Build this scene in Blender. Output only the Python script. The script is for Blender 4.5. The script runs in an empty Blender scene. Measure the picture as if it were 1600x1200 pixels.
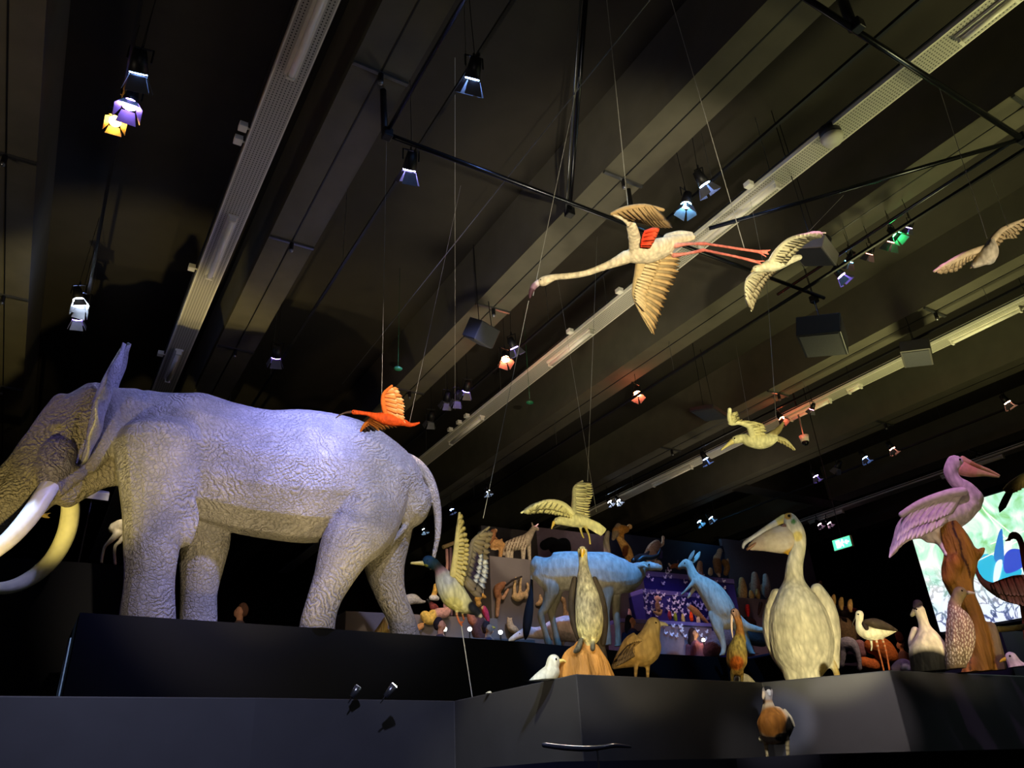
import bpy, bmesh, math, random
import numpy as np
from mathutils import Vector, Matrix

# ------------------------------------------------------------------ camera, world, exposure
CZ = 1.5                                    # eye height of the camera above the hall floor
SC = bpy.context.scene
COL = SC.collection
FPX = 1179.2
_X = np.array([0.85723144, -0.19274547, -0.47749705])
_Y = np.array([-0.51219693, -0.41460524, -0.75216806])
_X /= np.linalg.norm(_X); _Y -= _X*(_X@_Y); _Y /= np.linalg.norm(_Y)
ROT = np.array([_X, _Y, np.cross(_X, _Y)])
CAMP = np.array([0, 0, CZ])
cd = bpy.data.cameras.new('camera'); cam = bpy.data.objects.new('camera', cd); COL.objects.link(cam)
cam.matrix_world = Matrix.Translation(CAMP.tolist()) @ Matrix(ROT.tolist()).to_4x4()
cd.sensor_width = 36; cd.lens = 36*FPX/1600; cd.clip_start = .05; cd.clip_end = 200
SC.camera = cam
SC.view_settings.view_transform = 'Standard'; SC.view_settings.look = 'None'
SC.view_settings.exposure = 0.28; SC.view_settings.gamma = 1; SC.view_settings.use_curve_mapping = False
wd = bpy.data.worlds.new('hall_dark'); SC.world = wd; wd.use_nodes = True
wd.node_tree.nodes['Background'].inputs[0].default_value = (.55, .5, .42, 1)
wd.node_tree.nodes['Background'].inputs[1].default_value = .006

def ray(u, v):
    return ROT @ np.array([u-800., -(v-600.), -FPX])
def PH(u, v, h):                            # point at height h above the eye
    r = ray(u, v); return CAMP + r*(h/r[2])
def PY(u, v, y):                            # point on the plane Y = y
    r = ray(u, v); return CAMP + r*(y/r[1])
def PX(u, v, x):
    r = ray(u, v); return CAMP + r*(x/r[0])
def PD(u, v, d):                            # point at horizontal distance d
    r = ray(u, v); return CAMP + r*(d/math.hypot(r[0], r[1]))
def proj(P):
    q = (np.asarray(P)-CAMP) @ ROT
    return 800+FPX*q[..., 0]/-q[..., 2], 600-FPX*q[..., 1]/-q[..., 2]

def lin(h):
    h = h.lstrip('#'); o = []
    for i in (0, 2, 4):
        c = int(h[i:i+2], 16)/255
        o.append(c/12.92 if c < .04045 else ((c+.055)/1.055)**2.4)
    return tuple(o)

# ------------------------------------------------------------------ lights
def aim(o, target):
    d = Vector(target)-o.location
    o.rotation_euler = d.to_track_quat('-Z', 'Y').to_euler()
def spot(loc, target, col, power, angle, blend=.5, radius=.06):
    l = bpy.data.lights.new('spot_light', 'SPOT'); o = bpy.data.objects.new('spot_light', l); COL.objects.link(o)
    l.energy = power; l.color = col; l.spot_size = math.radians(angle); l.spot_blend = blend; l.shadow_soft_size = radius
    o.location = Vector([float(a) for a in loc]); aim(o, [float(a) for a in target]); return o
def point(loc, col, power, radius=.1):
    l = bpy.data.lights.new('point_light', 'POINT'); o = bpy.data.objects.new('point_light', l); COL.objects.link(o)
    l.energy = power; l.color = col; l.shadow_soft_size = radius
    o.location = [float(a) for a in loc]; return o
def area(loc, target, col, power, sx, sy):
    l = bpy.data.lights.new('area_light', 'AREA'); o = bpy.data.objects.new('area_light', l); COL.objects.link(o)
    l.shape = 'RECTANGLE'; l.size = sx; l.size_y = sy; l.energy = power; l.color = col
    o.location = [float(a) for a in loc]; aim(o, target); return o
WARM = (1, .78, .36); YEL = (1, .85, .42); BLUE = (.36, .42, 1); VIO = (.5, .36, 1); CY = (.3, .62, 1)
PINK = (1, .5, .9); WHITE = (1, .9, .75); ORG = (1, .45, .1)
# unseen fill spots added for the spill reaching the ceiling from the uplit displays
def uplight(x, y, z, col, p): spot((x, y, z), (x, y, z+5), col, p, 158, 1, .5)
uplight(5.5, 8.0, 5.0, (1, .88, .6), 200); uplight(11.5, 6.0, 4.8, (1, .95, .42), 400); uplight(8.5, .6, 4.6, (1, .96, .42), 340)
uplight(-3.4, 6.5, 4.6, (1, .82, .6), 90); uplight(.4, .6, 4.2, (.95, .84, .8), 80); uplight(14.0, 12.0, 6.2, (1, .85, .6), 70)
# elephant: violet-blue from the tracks, warm from the floor lamps, plus an added front fill
spot((2.7, 7.0, 7.8), (1.7, 10.0, 5.6), (.27, .3, 1), 1900, 66, .6)
spot((4.4, 6.6, 7.8), (3.9, 10.0, 5.6), (.4, .48, 1), 1150, 56, .6)
spot((.9, 2.0, 4.4), (2.7, 10.0, 4.4), (1, .84, .66), 1050, 38, .5)  # unseen fill added in front to brighten body and legs
spot((2.3, 7.5, 2.1), (2.4, 10.0, 5.2), WARM, 330, 62, .8)
spot((-.7, 7.4, 2.1), (-.1, 9.8, 5.2), (1, .8, .3), 640, 44, .5)
spot((4.6, 7.5, 2.1), (4.2, 10.0, 4.8), WARM, 260, 56, .8)
spot((-1.6, 9.0, 7.6), (.2, 10.0, 5.5), (.3, .26, 1), 120, 40, .6)
# ------------------------------------------------------------------ materials
MATS = {}
def nodes(m):
    m.use_nodes = True; nt = m.node_tree; return nt, nt.nodes, nt.links, nt.nodes['Principled BSDF']
def mat(name, col, rough=.6, metal=0, var=.15, bump=.0, scale=12, spec=.4):
    if name in MATS: return MATS[name]
    m = bpy.data.materials.new(name); nt, N, L, b = nodes(m)
    c = lin(col) if isinstance(col, str) else col
    b.inputs['Roughness'].default_value = rough; b.inputs['Metallic'].default_value = metal
    b.inputs['Specular IOR Level'].default_value = spec
    tc = N.new('ShaderNodeTexCoord'); nz = N.new('ShaderNodeTexNoise'); nz.inputs['Scale'].default_value = scale
    nz.inputs['Detail'].default_value = 5; L.new(tc.outputs['Object'], nz.inputs['Vector'])
    r = N.new('ShaderNodeValToRGB'); L.new(nz.outputs['Fac'], r.inputs[0])
    r.color_ramp.elements[0].position = .3; r.color_ramp.elements[1].position = .7
    r.color_ramp.elements[0].color = tuple(x*(1-var) for x in c)+(1,)
    r.color_ramp.elements[1].color = tuple(min(1, x*(1+var)) for x in c)+(1,)
    L.new(r.outputs[0], b.inputs['Base Color'])
    if bump:
        bp = N.new('ShaderNodeBump'); bp.inputs['Strength'].default_value = bump; bp.inputs['Distance'].default_value = .01
        L.new(nz.outputs['Fac'], bp.inputs['Height']); L.new(bp.outputs[0], b.inputs['Normal'])
    MATS[name] = m; return m
def emis(name, col, strength):
    if name in MATS: return MATS[name]
    m = bpy.data.materials.new(name); nt, N, L, b = nodes(m)
    b.inputs['Base Color'].default_value = (.8, .8, .8, 1)
    b.inputs['Emission Color'].default_value = tuple(col)+(1,); b.inputs['Emission Strength'].default_value = strength
    MATS[name] = m; return m
def attr_mat(name, rough=.75, var=.22, scale=40, bump=.35, dist=.006, stretch=(1, 1, 1), scal=0):
    m = bpy.data.materials.new(name); nt, N, L, b = nodes(m)
    at = N.new('ShaderNodeAttribute'); at.attribute_name = 'Col'
    tc = N.new('ShaderNodeTexCoord'); mp = N.new('ShaderNodeMapping'); mp.inputs['Scale'].default_value = stretch
    L.new(tc.outputs['Object'], mp.inputs[0])
    nz = N.new('ShaderNodeTexNoise'); nz.inputs['Scale'].default_value = scale; nz.inputs['Detail'].default_value = 6
    L.new(mp.outputs[0], nz.inputs['Vector'])
    mr = N.new('ShaderNodeMapRange'); mr.inputs[1].default_value = .3; mr.inputs[2].default_value = .7
    mr.inputs[3].default_value = 1-var; mr.inputs[4].default_value = 1+var
    L.new(nz.outputs['Fac'], mr.inputs[0])
    mx = N.new('ShaderNodeVectorMath'); mx.operation = 'SCALE'; L.new(at.outputs['Color'], mx.inputs[0]); L.new(mr.outputs[0], mx.inputs['Scale'])
    L.new(mx.outputs[0], b.inputs['Base Color']); b.inputs['Roughness'].default_value = rough
    b.inputs['Specular IOR Level'].default_value = .25
    bp = N.new('ShaderNodeBump'); bp.inputs['Strength'].default_value = bump; bp.inputs['Distance'].default_value = dist
    hgt = nz.outputs['Fac']
    if scal:                                 # overlapping rounded feather tips
        vo = N.new('ShaderNodeTexVoronoi'); vo.inputs['Scale'].default_value = scal; m2 = N.new('ShaderNodeMapping'); m2.inputs['Scale'].default_value = (1, 1, .45)
        dn = N.new('ShaderNodeMix'); dn.data_type = 'RGBA'; dn.inputs[0].default_value = .03; L.new(tc.outputs['Object'], dn.inputs[6]); L.new(nz.outputs['Color'], dn.inputs[7])
        L.new(dn.outputs[2], m2.inputs[0]); L.new(m2.outputs[0], vo.inputs['Vector'])
        mm = N.new('ShaderNodeMath'); mm.operation = 'MULTIPLY_ADD'; mm.inputs[1].default_value = -1.0; L.new(vo.outputs['Distance'], mm.inputs[0]); L.new(nz.outputs['Fac'], mm.inputs[2]); hgt = mm.outputs[0]
        m3 = N.new('ShaderNodeMapRange'); m3.inputs[1].default_value = 0; m3.inputs[2].default_value = .8; m3.inputs[3].default_value = 1.1; m3.inputs[4].default_value = .72
        L.new(vo.outputs['Distance'], m3.inputs[0]); m4 = N.new('ShaderNodeMath'); m4.operation = 'MULTIPLY'; L.new(m3.outputs[0], m4.inputs[0]); L.new(mr.outputs[0], m4.inputs[1]); L.new(m4.outputs[0], mx.inputs['Scale'])
    L.new(hgt, bp.inputs['Height']); L.new(bp.outputs[0], b.inputs['Normal'])
    return m
PLUM = attr_mat('plumage', .75, .22, 26, .6, .008, (1, 1, .3), 38); QUILL = attr_mat('flight_feather', .7, .15, 30, .3, .004)
FUR = attr_mat('fur', .85, .28, 16, .9, .02, (1, 1, .35))
FARM = attr_mat('mounted_hide', .85, .3, 22, .8, .02)
HORN = attr_mat('horn_and_bill', .4, .15, 25, .2, .004)
BARK = attr_mat('bark', .6, .45, 16, 1, .05, (1, 1, .18))
SPECK = attr_mat('speckled_plumage', .8, .6, 60, .5, .006, (1, 1, .4), 60)
def skin_material():
    m = bpy.data.materials.new('wrinkled_skin'); nt, N, L, b = nodes(m)
    at = N.new('ShaderNodeAttribute'); at.attribute_name = 'Col'; tc = N.new('ShaderNodeTexCoord')
    def bands(sc, rot, w, dist, detail=2):
        mp = N.new('ShaderNodeMapping'); mp.inputs['Rotation'].default_value = rot; mp.inputs['Scale'].default_value = sc
        L.new(tc.outputs['Object'], mp.inputs[0])
        wv = N.new('ShaderNodeTexWave'); wv.inputs['Scale'].default_value = w; wv.inputs['Distortion'].default_value = dist
        wv.inputs['Detail'].default_value = detail; wv.inputs['Detail Scale'].default_value = 1.3; wv.bands_direction = 'Z'
        L.new(mp.outputs[0], wv.inputs['Vector']); return wv.outputs['Fac']
    a = bands((1, 1, 1), (.2, .6, 0), 5.2, 14, 5)
    c = bands((1, 1, 1), (0, -1.0, .3), 4.6, 15, 5)
    vo = N.new('ShaderNodeTexVoronoi'); vo.feature = 'DISTANCE_TO_EDGE'; vo.inputs['Scale'].default_value = 22
    nz = N.new('ShaderNodeTexNoise'); nz.inputs['Scale'].default_value = 2.2; nz.inputs['Detail'].default_value = 8; nz.inputs['Roughness'].default_value = .65
    L.new(tc.outputs['Object'], nz.inputs['Vector'])
    mv = N.new('ShaderNodeMix'); mv.data_type = 'RGBA'; mv.inputs[0].default_value = .12
    L.new(tc.outputs['Object'], mv.inputs[6]); L.new(nz.outputs['Color'], mv.inputs[7]); L.new(mv.outputs[2], vo.inputs['Vector'])
    v2 = N.new('ShaderNodeMapRange'); v2.inputs[2].default_value = .16; L.new(vo.outputs['Distance'], v2.inputs[0])
    def mth(op, x, y):
        n = N.new('ShaderNodeMath'); n.operation = op
        for i, q in enumerate((x, y)):
            if isinstance(q, (int, float)): n.inputs[i].default_value = q
            else: L.new(q, n.inputs[i])
        return n.outputs[0]
    ap = mth('POWER', a, .45); cp = mth('POWER', c, .45)
    nzm = N.new('ShaderNodeTexNoise'); nzm.inputs['Scale'].default_value = 1.1; L.new(tc.outputs['Object'], nzm.inputs['Vector'])
    ms = N.new('ShaderNodeMapRange'); ms.inputs[1].default_value = .35; ms.inputs[2].default_value = .65; L.new(nzm.outputs['Fac'], ms.inputs[0])
    mixb = N.new('ShaderNodeMix'); L.new(ms.outputs[0], mixb.inputs[0]); L.new(ap, mixb.inputs[2]); L.new(cp, mixb.inputs[3])
    nm = N.new('ShaderNodeTexNoise'); nm.inputs['Scale'].default_value = 1.7; nm.inputs['Detail'].default_value = 3; L.new(tc.outputs['Object'], nm.inputs['Vector'])
    mk = N.new('ShaderNodeMapRange'); mk.inputs[1].default_value = .4; mk.inputs[2].default_value = .62; mk.inputs[3].default_value = .15; mk.inputs[4].default_value = 1.0; L.new(nm.outputs['Fac'], mk.inputs[0])
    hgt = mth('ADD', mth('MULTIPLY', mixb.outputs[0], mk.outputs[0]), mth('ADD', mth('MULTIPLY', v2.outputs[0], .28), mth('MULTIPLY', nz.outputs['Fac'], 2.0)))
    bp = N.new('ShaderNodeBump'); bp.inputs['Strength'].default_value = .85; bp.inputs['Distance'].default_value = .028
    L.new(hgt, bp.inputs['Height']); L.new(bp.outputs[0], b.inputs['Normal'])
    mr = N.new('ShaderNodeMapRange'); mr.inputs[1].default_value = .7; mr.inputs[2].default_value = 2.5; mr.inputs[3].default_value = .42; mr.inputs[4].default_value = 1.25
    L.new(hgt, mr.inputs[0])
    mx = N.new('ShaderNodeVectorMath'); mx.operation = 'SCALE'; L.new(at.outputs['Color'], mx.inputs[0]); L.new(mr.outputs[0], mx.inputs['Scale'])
    L.new(mx.outputs[0], b.inputs['Base Color']); b.inputs['Roughness'].default_value = .75
    return m
SKIN = skin_material()
BLACK = mat('black_metal', '16161a', .45, .3, .1)
STEEL = mat('steel', '8a8c90', .28, .9, .1)
WIRE = mat('steel_wire', 'a8a69c', .5, .3, .1)
EYE = mat('glass_eye', '0a0806', .08, 0, .05, spec=.9)

# ------------------------------------------------------------------ object helpers
def tag(o, label=None, cat=None, group=None, kind=None):
    for k, q in (('label', label), ('category', cat), ('group', group), ('kind', kind)):
        if q: o[k] = q
    return o
def link_mesh(name, me, m, parent=None):
    o = bpy.data.objects.new(name, me); COL.objects.link(o)
    if m: me.materials.clear(); me.materials.append(m)
    if parent:
        me.transform(Matrix.Translation(-parent.location)); o.parent = parent
    return o
def thing(name, label, cat, loc, group=None):
    o = bpy.data.objects.new(name, None); COL.objects.link(o); o.location = [float(a) for a in loc]
    o.empty_display_size = .1; return tag(o, label, cat, group)
class MB:
    def __init__(s): s.v = []; s.f = []
    def add(s, vs, fs):
        n = len(s.v); s.v += [tuple(float(a) for a in p) for p in vs]; s.f += [tuple(i+n for i in f) for f in fs]; return s
    def box(s, lo, hi):
        (a, b, c), (d, e, f) = lo, hi
        return s.add([(a,b,c),(d,b,c),(d,e,c),(a,e,c),(a,b,f),(d,b,f),(d,e,f),(a,e,f)],
                     [(3,2,1,0),(4,5,6,7),(0,1,5,4),(1,2,6,5),(2,3,7,6),(3,0,4,7)])
    def obox(s, c, ax, ay, az, hx, hy, hz):      # oriented box: centre, axes, half sizes
        c = np.asarray(c, float); ax, ay, az = (np.asarray(q, float) for q in (ax, ay, az)); vs = []
        for k in (-1, 1):
            for i, j in ((-1,-1),(1,-1),(1,1),(-1,1)): vs.append(c+ax*hx*i+ay*hy*j+az*hz*k)
        return s.add(vs, [(3,2,1,0),(4,5,6,7),(0,1,5,4),(1,2,6,5),(2,3,7,6),(3,0,4,7)])
    def rod(s, p, q, r, n=8, r2=None):
        p = np.asarray(p, float); q = np.asarray(q, float); t = q-p; L = np.linalg.norm(t); t = t/max(L, 1e-9)
        a = np.cross(t, (0, 0, 1) if abs(t[2]) < .9 else (1, 0, 0)); a /= np.linalg.norm(a); b = np.cross(t, a); r2 = r if r2 is None else r2
        vs = [p+(a*math.cos(2*math.pi*i/n)+b*math.sin(2*math.pi*i/n))*r for i in range(n)] + \
             [q+(a*math.cos(2*math.pi*i/n)+b*math.sin(2*math.pi*i/n))*r2 for i in range(n)]
        fs = [(i, (i+1) % n, n+(i+1) % n, n+i) for i in range(n)]+[tuple(range(n))[::-1], tuple(range(n, 2*n))]
        return s.add(vs, fs)
    def path(s, pts, r, n=8):
        for a, b in zip(pts[:-1], pts[1:]): s.rod(a, b, r, n)
        return s
    def prism(s, poly, z0, z1):
        n = len(poly); z1s = z1 if hasattr(z1, '__len__') else [z1]*n
        return s.add([(p[0], p[1], z0) for p in poly]+[(p[0], p[1], z) for p, z in zip(poly, z1s)],
                     [tuple(range(n))[::-1], tuple(range(n, 2*n))]+[(i, (i+1) % n, n+(i+1) % n, n+i) for i in range(n)])
    def ball(s, c, r, n=10, m=7, sc=(1, 1, 1)):
        vs = []; c = np.asarray(c, float)
        for j in range(m+1):
            th = math.pi*j/m
            for i in range(n):
                ph = 2*math.pi*i/n; vs.append(c+np.array([math.sin(th)*math.cos(ph)*sc[0], math.sin(th)*math.sin(ph)*sc[1], math.cos(th)*sc[2]])*r)
        return s.add(vs, [(j*n+i, (j+1)*n+i, (j+1)*n+(i+1) % n, j*n+(i+1) % n) for j in range(m) for i in range(n)])
    def build(s, name, m, parent=None, smooth=False, bevel=0):
        me = bpy.data.meshes.new(name); me.from_pydata(s.v, [], s.f); me.validate()
        bm = bmesh.new(); bm.from_mesh(me); bmesh.ops.recalc_face_normals(bm, faces=bm.faces); bm.to_mesh(me); bm.free()
        if smooth:
            for p in me.polygons: p.use_smooth = True
        o = link_mesh(name, me, m, parent)
        if bevel:
            b = o.modifiers.new('bevel', 'BEVEL'); b.width = bevel; b.segments = 2
        return o

# ------------------------------------------------------------------ organic bodies
class Sheet:
    """upright plane through a point of the scene; pixel outlines are laid on it in true size"""
    def __init__(s, u, v, d=None, h=None, az=None, y=None):
        B = PH(u, v, h) if h is not None else (PY(u, v, y) if y is not None else PD(u, v, d))
        s.B = B; r = ray(u, v); s.t0 = (B-CAMP)[2]/r[2]
        n = np.array([r[0], r[1], 0]) if az is None else np.array([math.sin(math.radians(az)), math.cos(math.radians(az)), 0])
        s.n = n/np.linalg.norm(n); s.e = np.array([s.n[1], -s.n[0], 0])
    def p(s, u, v, w=0):
        r = ray(u, v); t = ((s.B-CAMP)@s.n + w*s.t0)/(r@s.n); return CAMP+r*t
def crom(P, i, t):
    n = len(P); a, b, c, d = P[max(i-1, 0)], P[i], P[min(i+1, n-1)], P[min(i+2, n-1)]
    return .5*((2*b)+(c-a)*t+(2*a-5*b+4*c-d)*t*t+(3*b-a-3*c+d)*t**3)
def sample(sheet, pts, sub=4):
    """-> list of (point, in-plane radius, depth radius)"""
    Q = []
    for q in pts:
        u, v, r = q[:3]; w = q[3] if len(q) > 3 else 0; k = q[4] if len(q) > 4 else 1
        P = sheet.p(u, v, w); Q.append(np.array([*P, r*sheet.t0, r*sheet.t0*k]))
    if len(Q) == 1: return Q
    out = []
    for i in range(len(Q)-1):
        for j in range(sub): 
            c = crom(Q, i, j/sub); c[3] = max(c[3], .3*min(Q[i][3], Q[i+1][3])); c[4] = max(c[4], .3*min(Q[i][4], Q[i+1][4])); out.append(c)
    out.append(Q[-1]); return out
def tube(bm_v, bm_f, S, n_ax, ns=14):
    if len(S) == 1:
        mb = MB(); mb.ball(S[0][:3], S[0][3], 14, 9); base = len(bm_v); bm_v += mb.v; bm_f += [tuple(i+base for i in f) for f in mb.f]; return
    P = [q[:3] for q in S]; T = []
    for i in range(len(P)):
        t = P[min(i+1, len(P)-1)]-P[max(i-1, 0)]; T.append(t/max(np.linalg.norm(t), 1e-9))
    rings = []; A = n_ax-T[0]*(n_ax@T[0])
    if np.linalg.norm(A) < .35: A = np.array([0, 0, 1.])-T[0]*T[0][2]
    A /= np.linalg.norm(A)
    def frame(t, A):
        A2 = n_ax-t*(n_ax@t); m = np.linalg.norm(A2)
        if m < .35: A2 = A-t*(A@t)
        A2 = A2/np.linalg.norm(A2)
        if A2@A < 0: A2 = -A2
        return A2
    def ring(c, A, t, ra, rb):
        B = np.cross(t, A); return [c+A*math.cos(2*math.pi*i/ns)*ra+B*math.sin(2*math.pi*i/ns)*rb for i in range(ns)]
    for i, q in enumerate(S):
        A = frame(T[i], A); R, RA = q[3], q[4]; m = min(R, RA)
        if i == 0:
            for a in (80, 55, 28):
                s, c = math.sin(math.radians(a)), math.cos(math.radians(a)); rings.append(ring(q[:3]-T[i]*m*s, A, T[i], RA*c, R*c))
        rings.append(ring(q[:3], A, T[i], RA, R))
        if i == len(S)-1:
            for a in (28, 55, 80):
                s, c = math.sin(math.radians(a)), math.cos(math.radians(a)); rings.append(ring(q[:3]+T[i]*m*s, A, T[i], RA*c, R*c))
    base = len(bm_v)
    for r in rings: bm_v += [tuple(p) for p in r]
    m = len(rings)
    for j in range(m-1):
        for i in range(ns): bm_f.append((base+j*ns+i, base+j*ns+(i+1) % ns, base+(j+1)*ns+(i+1) % ns, base+(j+1)*ns+i))
    bm_f.append(tuple(base+i for i in range(ns))[::-1]); bm_f.append(tuple(base+(m-1)*ns+i for i in range(ns)))
def set_colors(me, cols):
    a = me.color_attributes.new('Col', 'FLOAT_COLOR', 'POINT')
    arr = np.ones((len(me.vertices), 4), dtype=np.float32); arr[:, :3] = cols; a.data.foreach_set('color', arr.ravel())
def coords(me):
    co = np.empty(len(me.vertices)*3, dtype=np.float32); me.vertices.foreach_get('co', co); return co.reshape(-1, 3).astype(float)
def organic(name, sheet, chains, m, parent=None, vox=.01, smooth=3, floor=None, paint=(), stripes=None, sub=4, remesh=True):
    vs, fs, cp, cr, cc = [], [], [], [], []
    for ch in chains:
        S = sample(sheet, ch[1], sub); tube(vs, fs, S, sheet.n)
        col = ch[0]
        for i, q in enumerate(S):
            c = col if isinstance(col, str) else col[min(len(col)-1, int(round(i/sub)))]
            cp.append(q[:3]); cr.append(q[3]); cc.append(lin(c))
    me = bpy.data.meshes.new(name); me.from_pydata(vs, [], fs)
    if remesh:
        o = bpy.data.objects.new('tmp', me); COL.objects.link(o)
        rm = o.modifiers.new('r', 'REMESH'); rm.mode = 'VOXEL'; rm.voxel_size = vox
        if smooth:
            sm = o.modifiers.new('s', 'SMOOTH'); sm.factor = .5; sm.iterations = smooth
        dg = bpy.context.evaluated_depsgraph_get(); me2 = bpy.data.meshes.new_from_object(o.evaluated_get(dg))
        bpy.data.objects.remove(o); bpy.data.meshes.remove(me); me = me2; me.name = name
    co = coords(me)
    if floor is not None:
        co[:, 2] = np.maximum(co[:, 2], floor); me.vertices.foreach_set('co', co.astype(np.float32).ravel())
    cp, cr, cc = np.array(cp), np.array(cr), np.array(cc); cols = np.zeros((len(co), 3))
    for s in range(0, len(co), 20000):
        d = np.linalg.norm(co[s:s+20000, None]-cp[None], axis=2)/cr[None]; w = 1/(d**13+1e-6); cols[s:s+20000] = (w@cc)/w.sum(1)[:, None]
    if paint:
        U, V = proj(co)
        for q in paint:
            u, v, r, c = q[:4]; asp = q[4] if len(q) > 4 else 1
            f = np.clip((1.15-np.hypot(U-u, (V-v)/asp)/r)/.3, 0, 1)[:, None]; cols = cols*(1-f)+np.array(lin(c))*f
    if stripes is not None: cols = stripes(co, cols)
    set_colors(me, cols)
    for p in me.polygons: p.use_smooth = True
    return link_mesh(name, me, m, parent)
def poly_at(P, s):
    n = len(P)-1; i = min(int(s*n), n-1); return crom(P, i, s*n-i)
def feathers(name, sheet, lead, trail, n, wpx, colr, m=None, parent=None, layers=1, arm=None, thick=.0022, tipcol=None, alt=None, bars=None, fan=.8):
    """a wing of separate overlapping blades running from the arm line to the trailing line"""
    t0 = sheet.t0; Lp = [sheet.p(*q) for q in lead]; Tp = [sheet.p(*q) for q in trail]
    vs, fs, cs = [], [], []; rnd = random.Random(7)
    c0 = np.array(lin(colr)); c1 = np.array(lin(tipcol or colr))
    for ly in range(layers):
        fr = 1-.33*ly; nn = n if ly == 0 else int(n*1.1)
        for k in range(nn):
            s = (k+.5)/nn; a = poly_at(Lp, s*fan); b = poly_at(Tp, s); b = a+(b-a)*fr*(1+rnd.uniform(-.02, .02)); L = np.linalg.norm(b-a)
            if L < 1e-4: continue
            d = (b-a)/L; l = poly_at(Lp, min(1, s*fan+.04))-poly_at(Lp, max(0, s*fan-.04)); l /= max(np.linalg.norm(l), 1e-9)
            nrm = np.cross(d, l); nl = np.linalg.norm(nrm)
            nrm = nrm/nl if nl > .05 else sheet.n
            if nrm@sheet.n > 0: nrm = -nrm
            side = np.cross(nrm, d); W = wpx*t0; off = nrm*(ly*.004+.0015*(k % 2)+.0006*k); base = len(vs); K = 7
            for i in range(K):
                q = i/(K-1); wd = W*(.55+.45*math.sin(math.pi*min(1, q*1.25)*.5)) if q < .8 else W*max(.12, math.cos((q-.8)/.2*math.pi/2)**.6)
                c = a+d*L*q+off-nrm*.025*L*math.sin(math.pi*q)
                vs += [c-side*wd*.5-nrm*.03*wd, c+nrm*thick, c+side*wd*.5-nrm*.03*wd, c-nrm*thick]
                cb = np.array(lin(alt)) if alt and k % 2 else c1; col = c0*(1-q**1.3)+cb*q**1.3; f = 1+rnd.uniform(-.04, .04)
                if bars and bars(s, q) is not None: col = np.array(lin(bars(s, q)))
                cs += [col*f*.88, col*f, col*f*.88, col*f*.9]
            for i in range(K-1):
                for j in range(4): fs.append((base+i*4+j, base+i*4+(j+1) % 4, base+(i+1)*4+(j+1) % 4, base+(i+1)*4+j))
            fs += [(base, base+1, base+2, base+3), (base+(K-1)*4+3, base+(K-1)*4+2, base+(K-1)*4+1, base+(K-1)*4)]
    if arm:
        S = sample(sheet, [tuple(q)+(0,) if len(q) == 3 else q for q in [(x[0], x[1], r, x[2] if len(x) > 2 else 0) for x, r in zip(lead, arm)]], 4)
        nb = len(vs); tube(vs, fs, S, sheet.n, 8); cs += [c0*.95]*(len(vs)-nb)
    me = bpy.data.meshes.new(name); me.from_pydata([tuple(float(x) for x in p) for p in vs], [], fs)
    set_colors(me, np.array(cs))
    for p in me.polygons: p.use_smooth = True
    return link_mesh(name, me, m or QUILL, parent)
def eyes(root, sheet, lst):
    for q in lst:
        u, v, r = q[:3]; w = q[3] if len(q) > 3 else 0
        MB().ball(sheet.p(u, v, w), r*sheet.t0, 10, 7).build('eye', EYE, root, True)
def animal(name, label, cat, sheet, chains, wings=(), eye=(), vox=.008, floor=None, group=None, paint=(), m=None, parts=(), stripes=None, smooth=3, loc=None):
    root = thing(name, label, cat, loc if loc is not None else (sheet.B if floor is None else (sheet.B[0], sheet.B[1], floor)), group)
    organic('body', sheet, chains, m or PLUM, root, vox, smooth, floor, paint, stripes)
    for nm, ch, mm, vx in parts: organic(nm, sheet, ch, mm, root, vx, 1)
    for nm, kw in wings: feathers(nm, sheet, parent=root, **kw)
    eyes(root, sheet, eye)
    return root
def small(name, label, cat, sheet, chains, vox=.018, group=None, paint=(), m=None, stripes=None, smooth=2, floor=None):
    return tag(organic(name, sheet, chains, m or FARM, None, vox, smooth, floor, paint, stripes), label, cat, group)
# ------------------------------------------------------------------ the hall shell
HR = 6.5                                     # rib undersides above the eye
ZR = CZ+HR; ZS = CZ+7.5
CEIL = mat('ceiling_paint', '2a2620', .85, 0, .12, .2, 3); RIBM = mat('rib_paint', '545044', .8, 0, .1, .15, 3)
FLOORM = mat('floor_paint', '1a1a1e', .5, 0, .2, .1, 4)
WALLM = mat('wall_paint', '2a241e', .85, 0, .15, .1, 2)
PLIN = mat('plinth_paint', '34343a', .55, 0, .08, .08, 5)
PLIN2 = mat('navy_plinth_paint', '12152a', .5, 0, .08, .08, 5)
XR, XL, YB, YF = 26.0, -7.0, 30.0, -4.0
tag(MB().box((XL, YF, ZS), (XR, YB, ZS+.2)).build('ceiling', CEIL), kind='structure')
for a in (-.735, -.205, .30, .80, 1.325, 1.84, 2.38, 2.98, 3.55):
    c = a*HR; w = .30; wt = .36; mb = MB()
    mb.add([(c-w, YF, ZR), (c+w, YF, ZR), (c+wt, YF, ZS+.05), (c-wt, YF, ZS+.05), (c-w, YB, ZR), (c+w, YB, ZR), (c+wt, YB, ZS+.05), (c-wt, YB, ZS+.05)],
           [(0, 1, 2, 3), (7, 6, 5, 4), (0, 4, 5, 1), (1, 5, 6, 2), (2, 6, 7, 3), (3, 7, 4, 0)])
    tag(mb.build('trim_4', RIBM), kind='structure')
# seam strips under each rib
for a in (-.205, .30, .80, 1.325, 1.84, 2.38):
    o = MB().box((a*HR-.008, YF, ZR-.006), (a*HR+.008, YB, ZR+.01)).build('trim_1', BLACK); tag(o, kind='structure')
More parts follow.
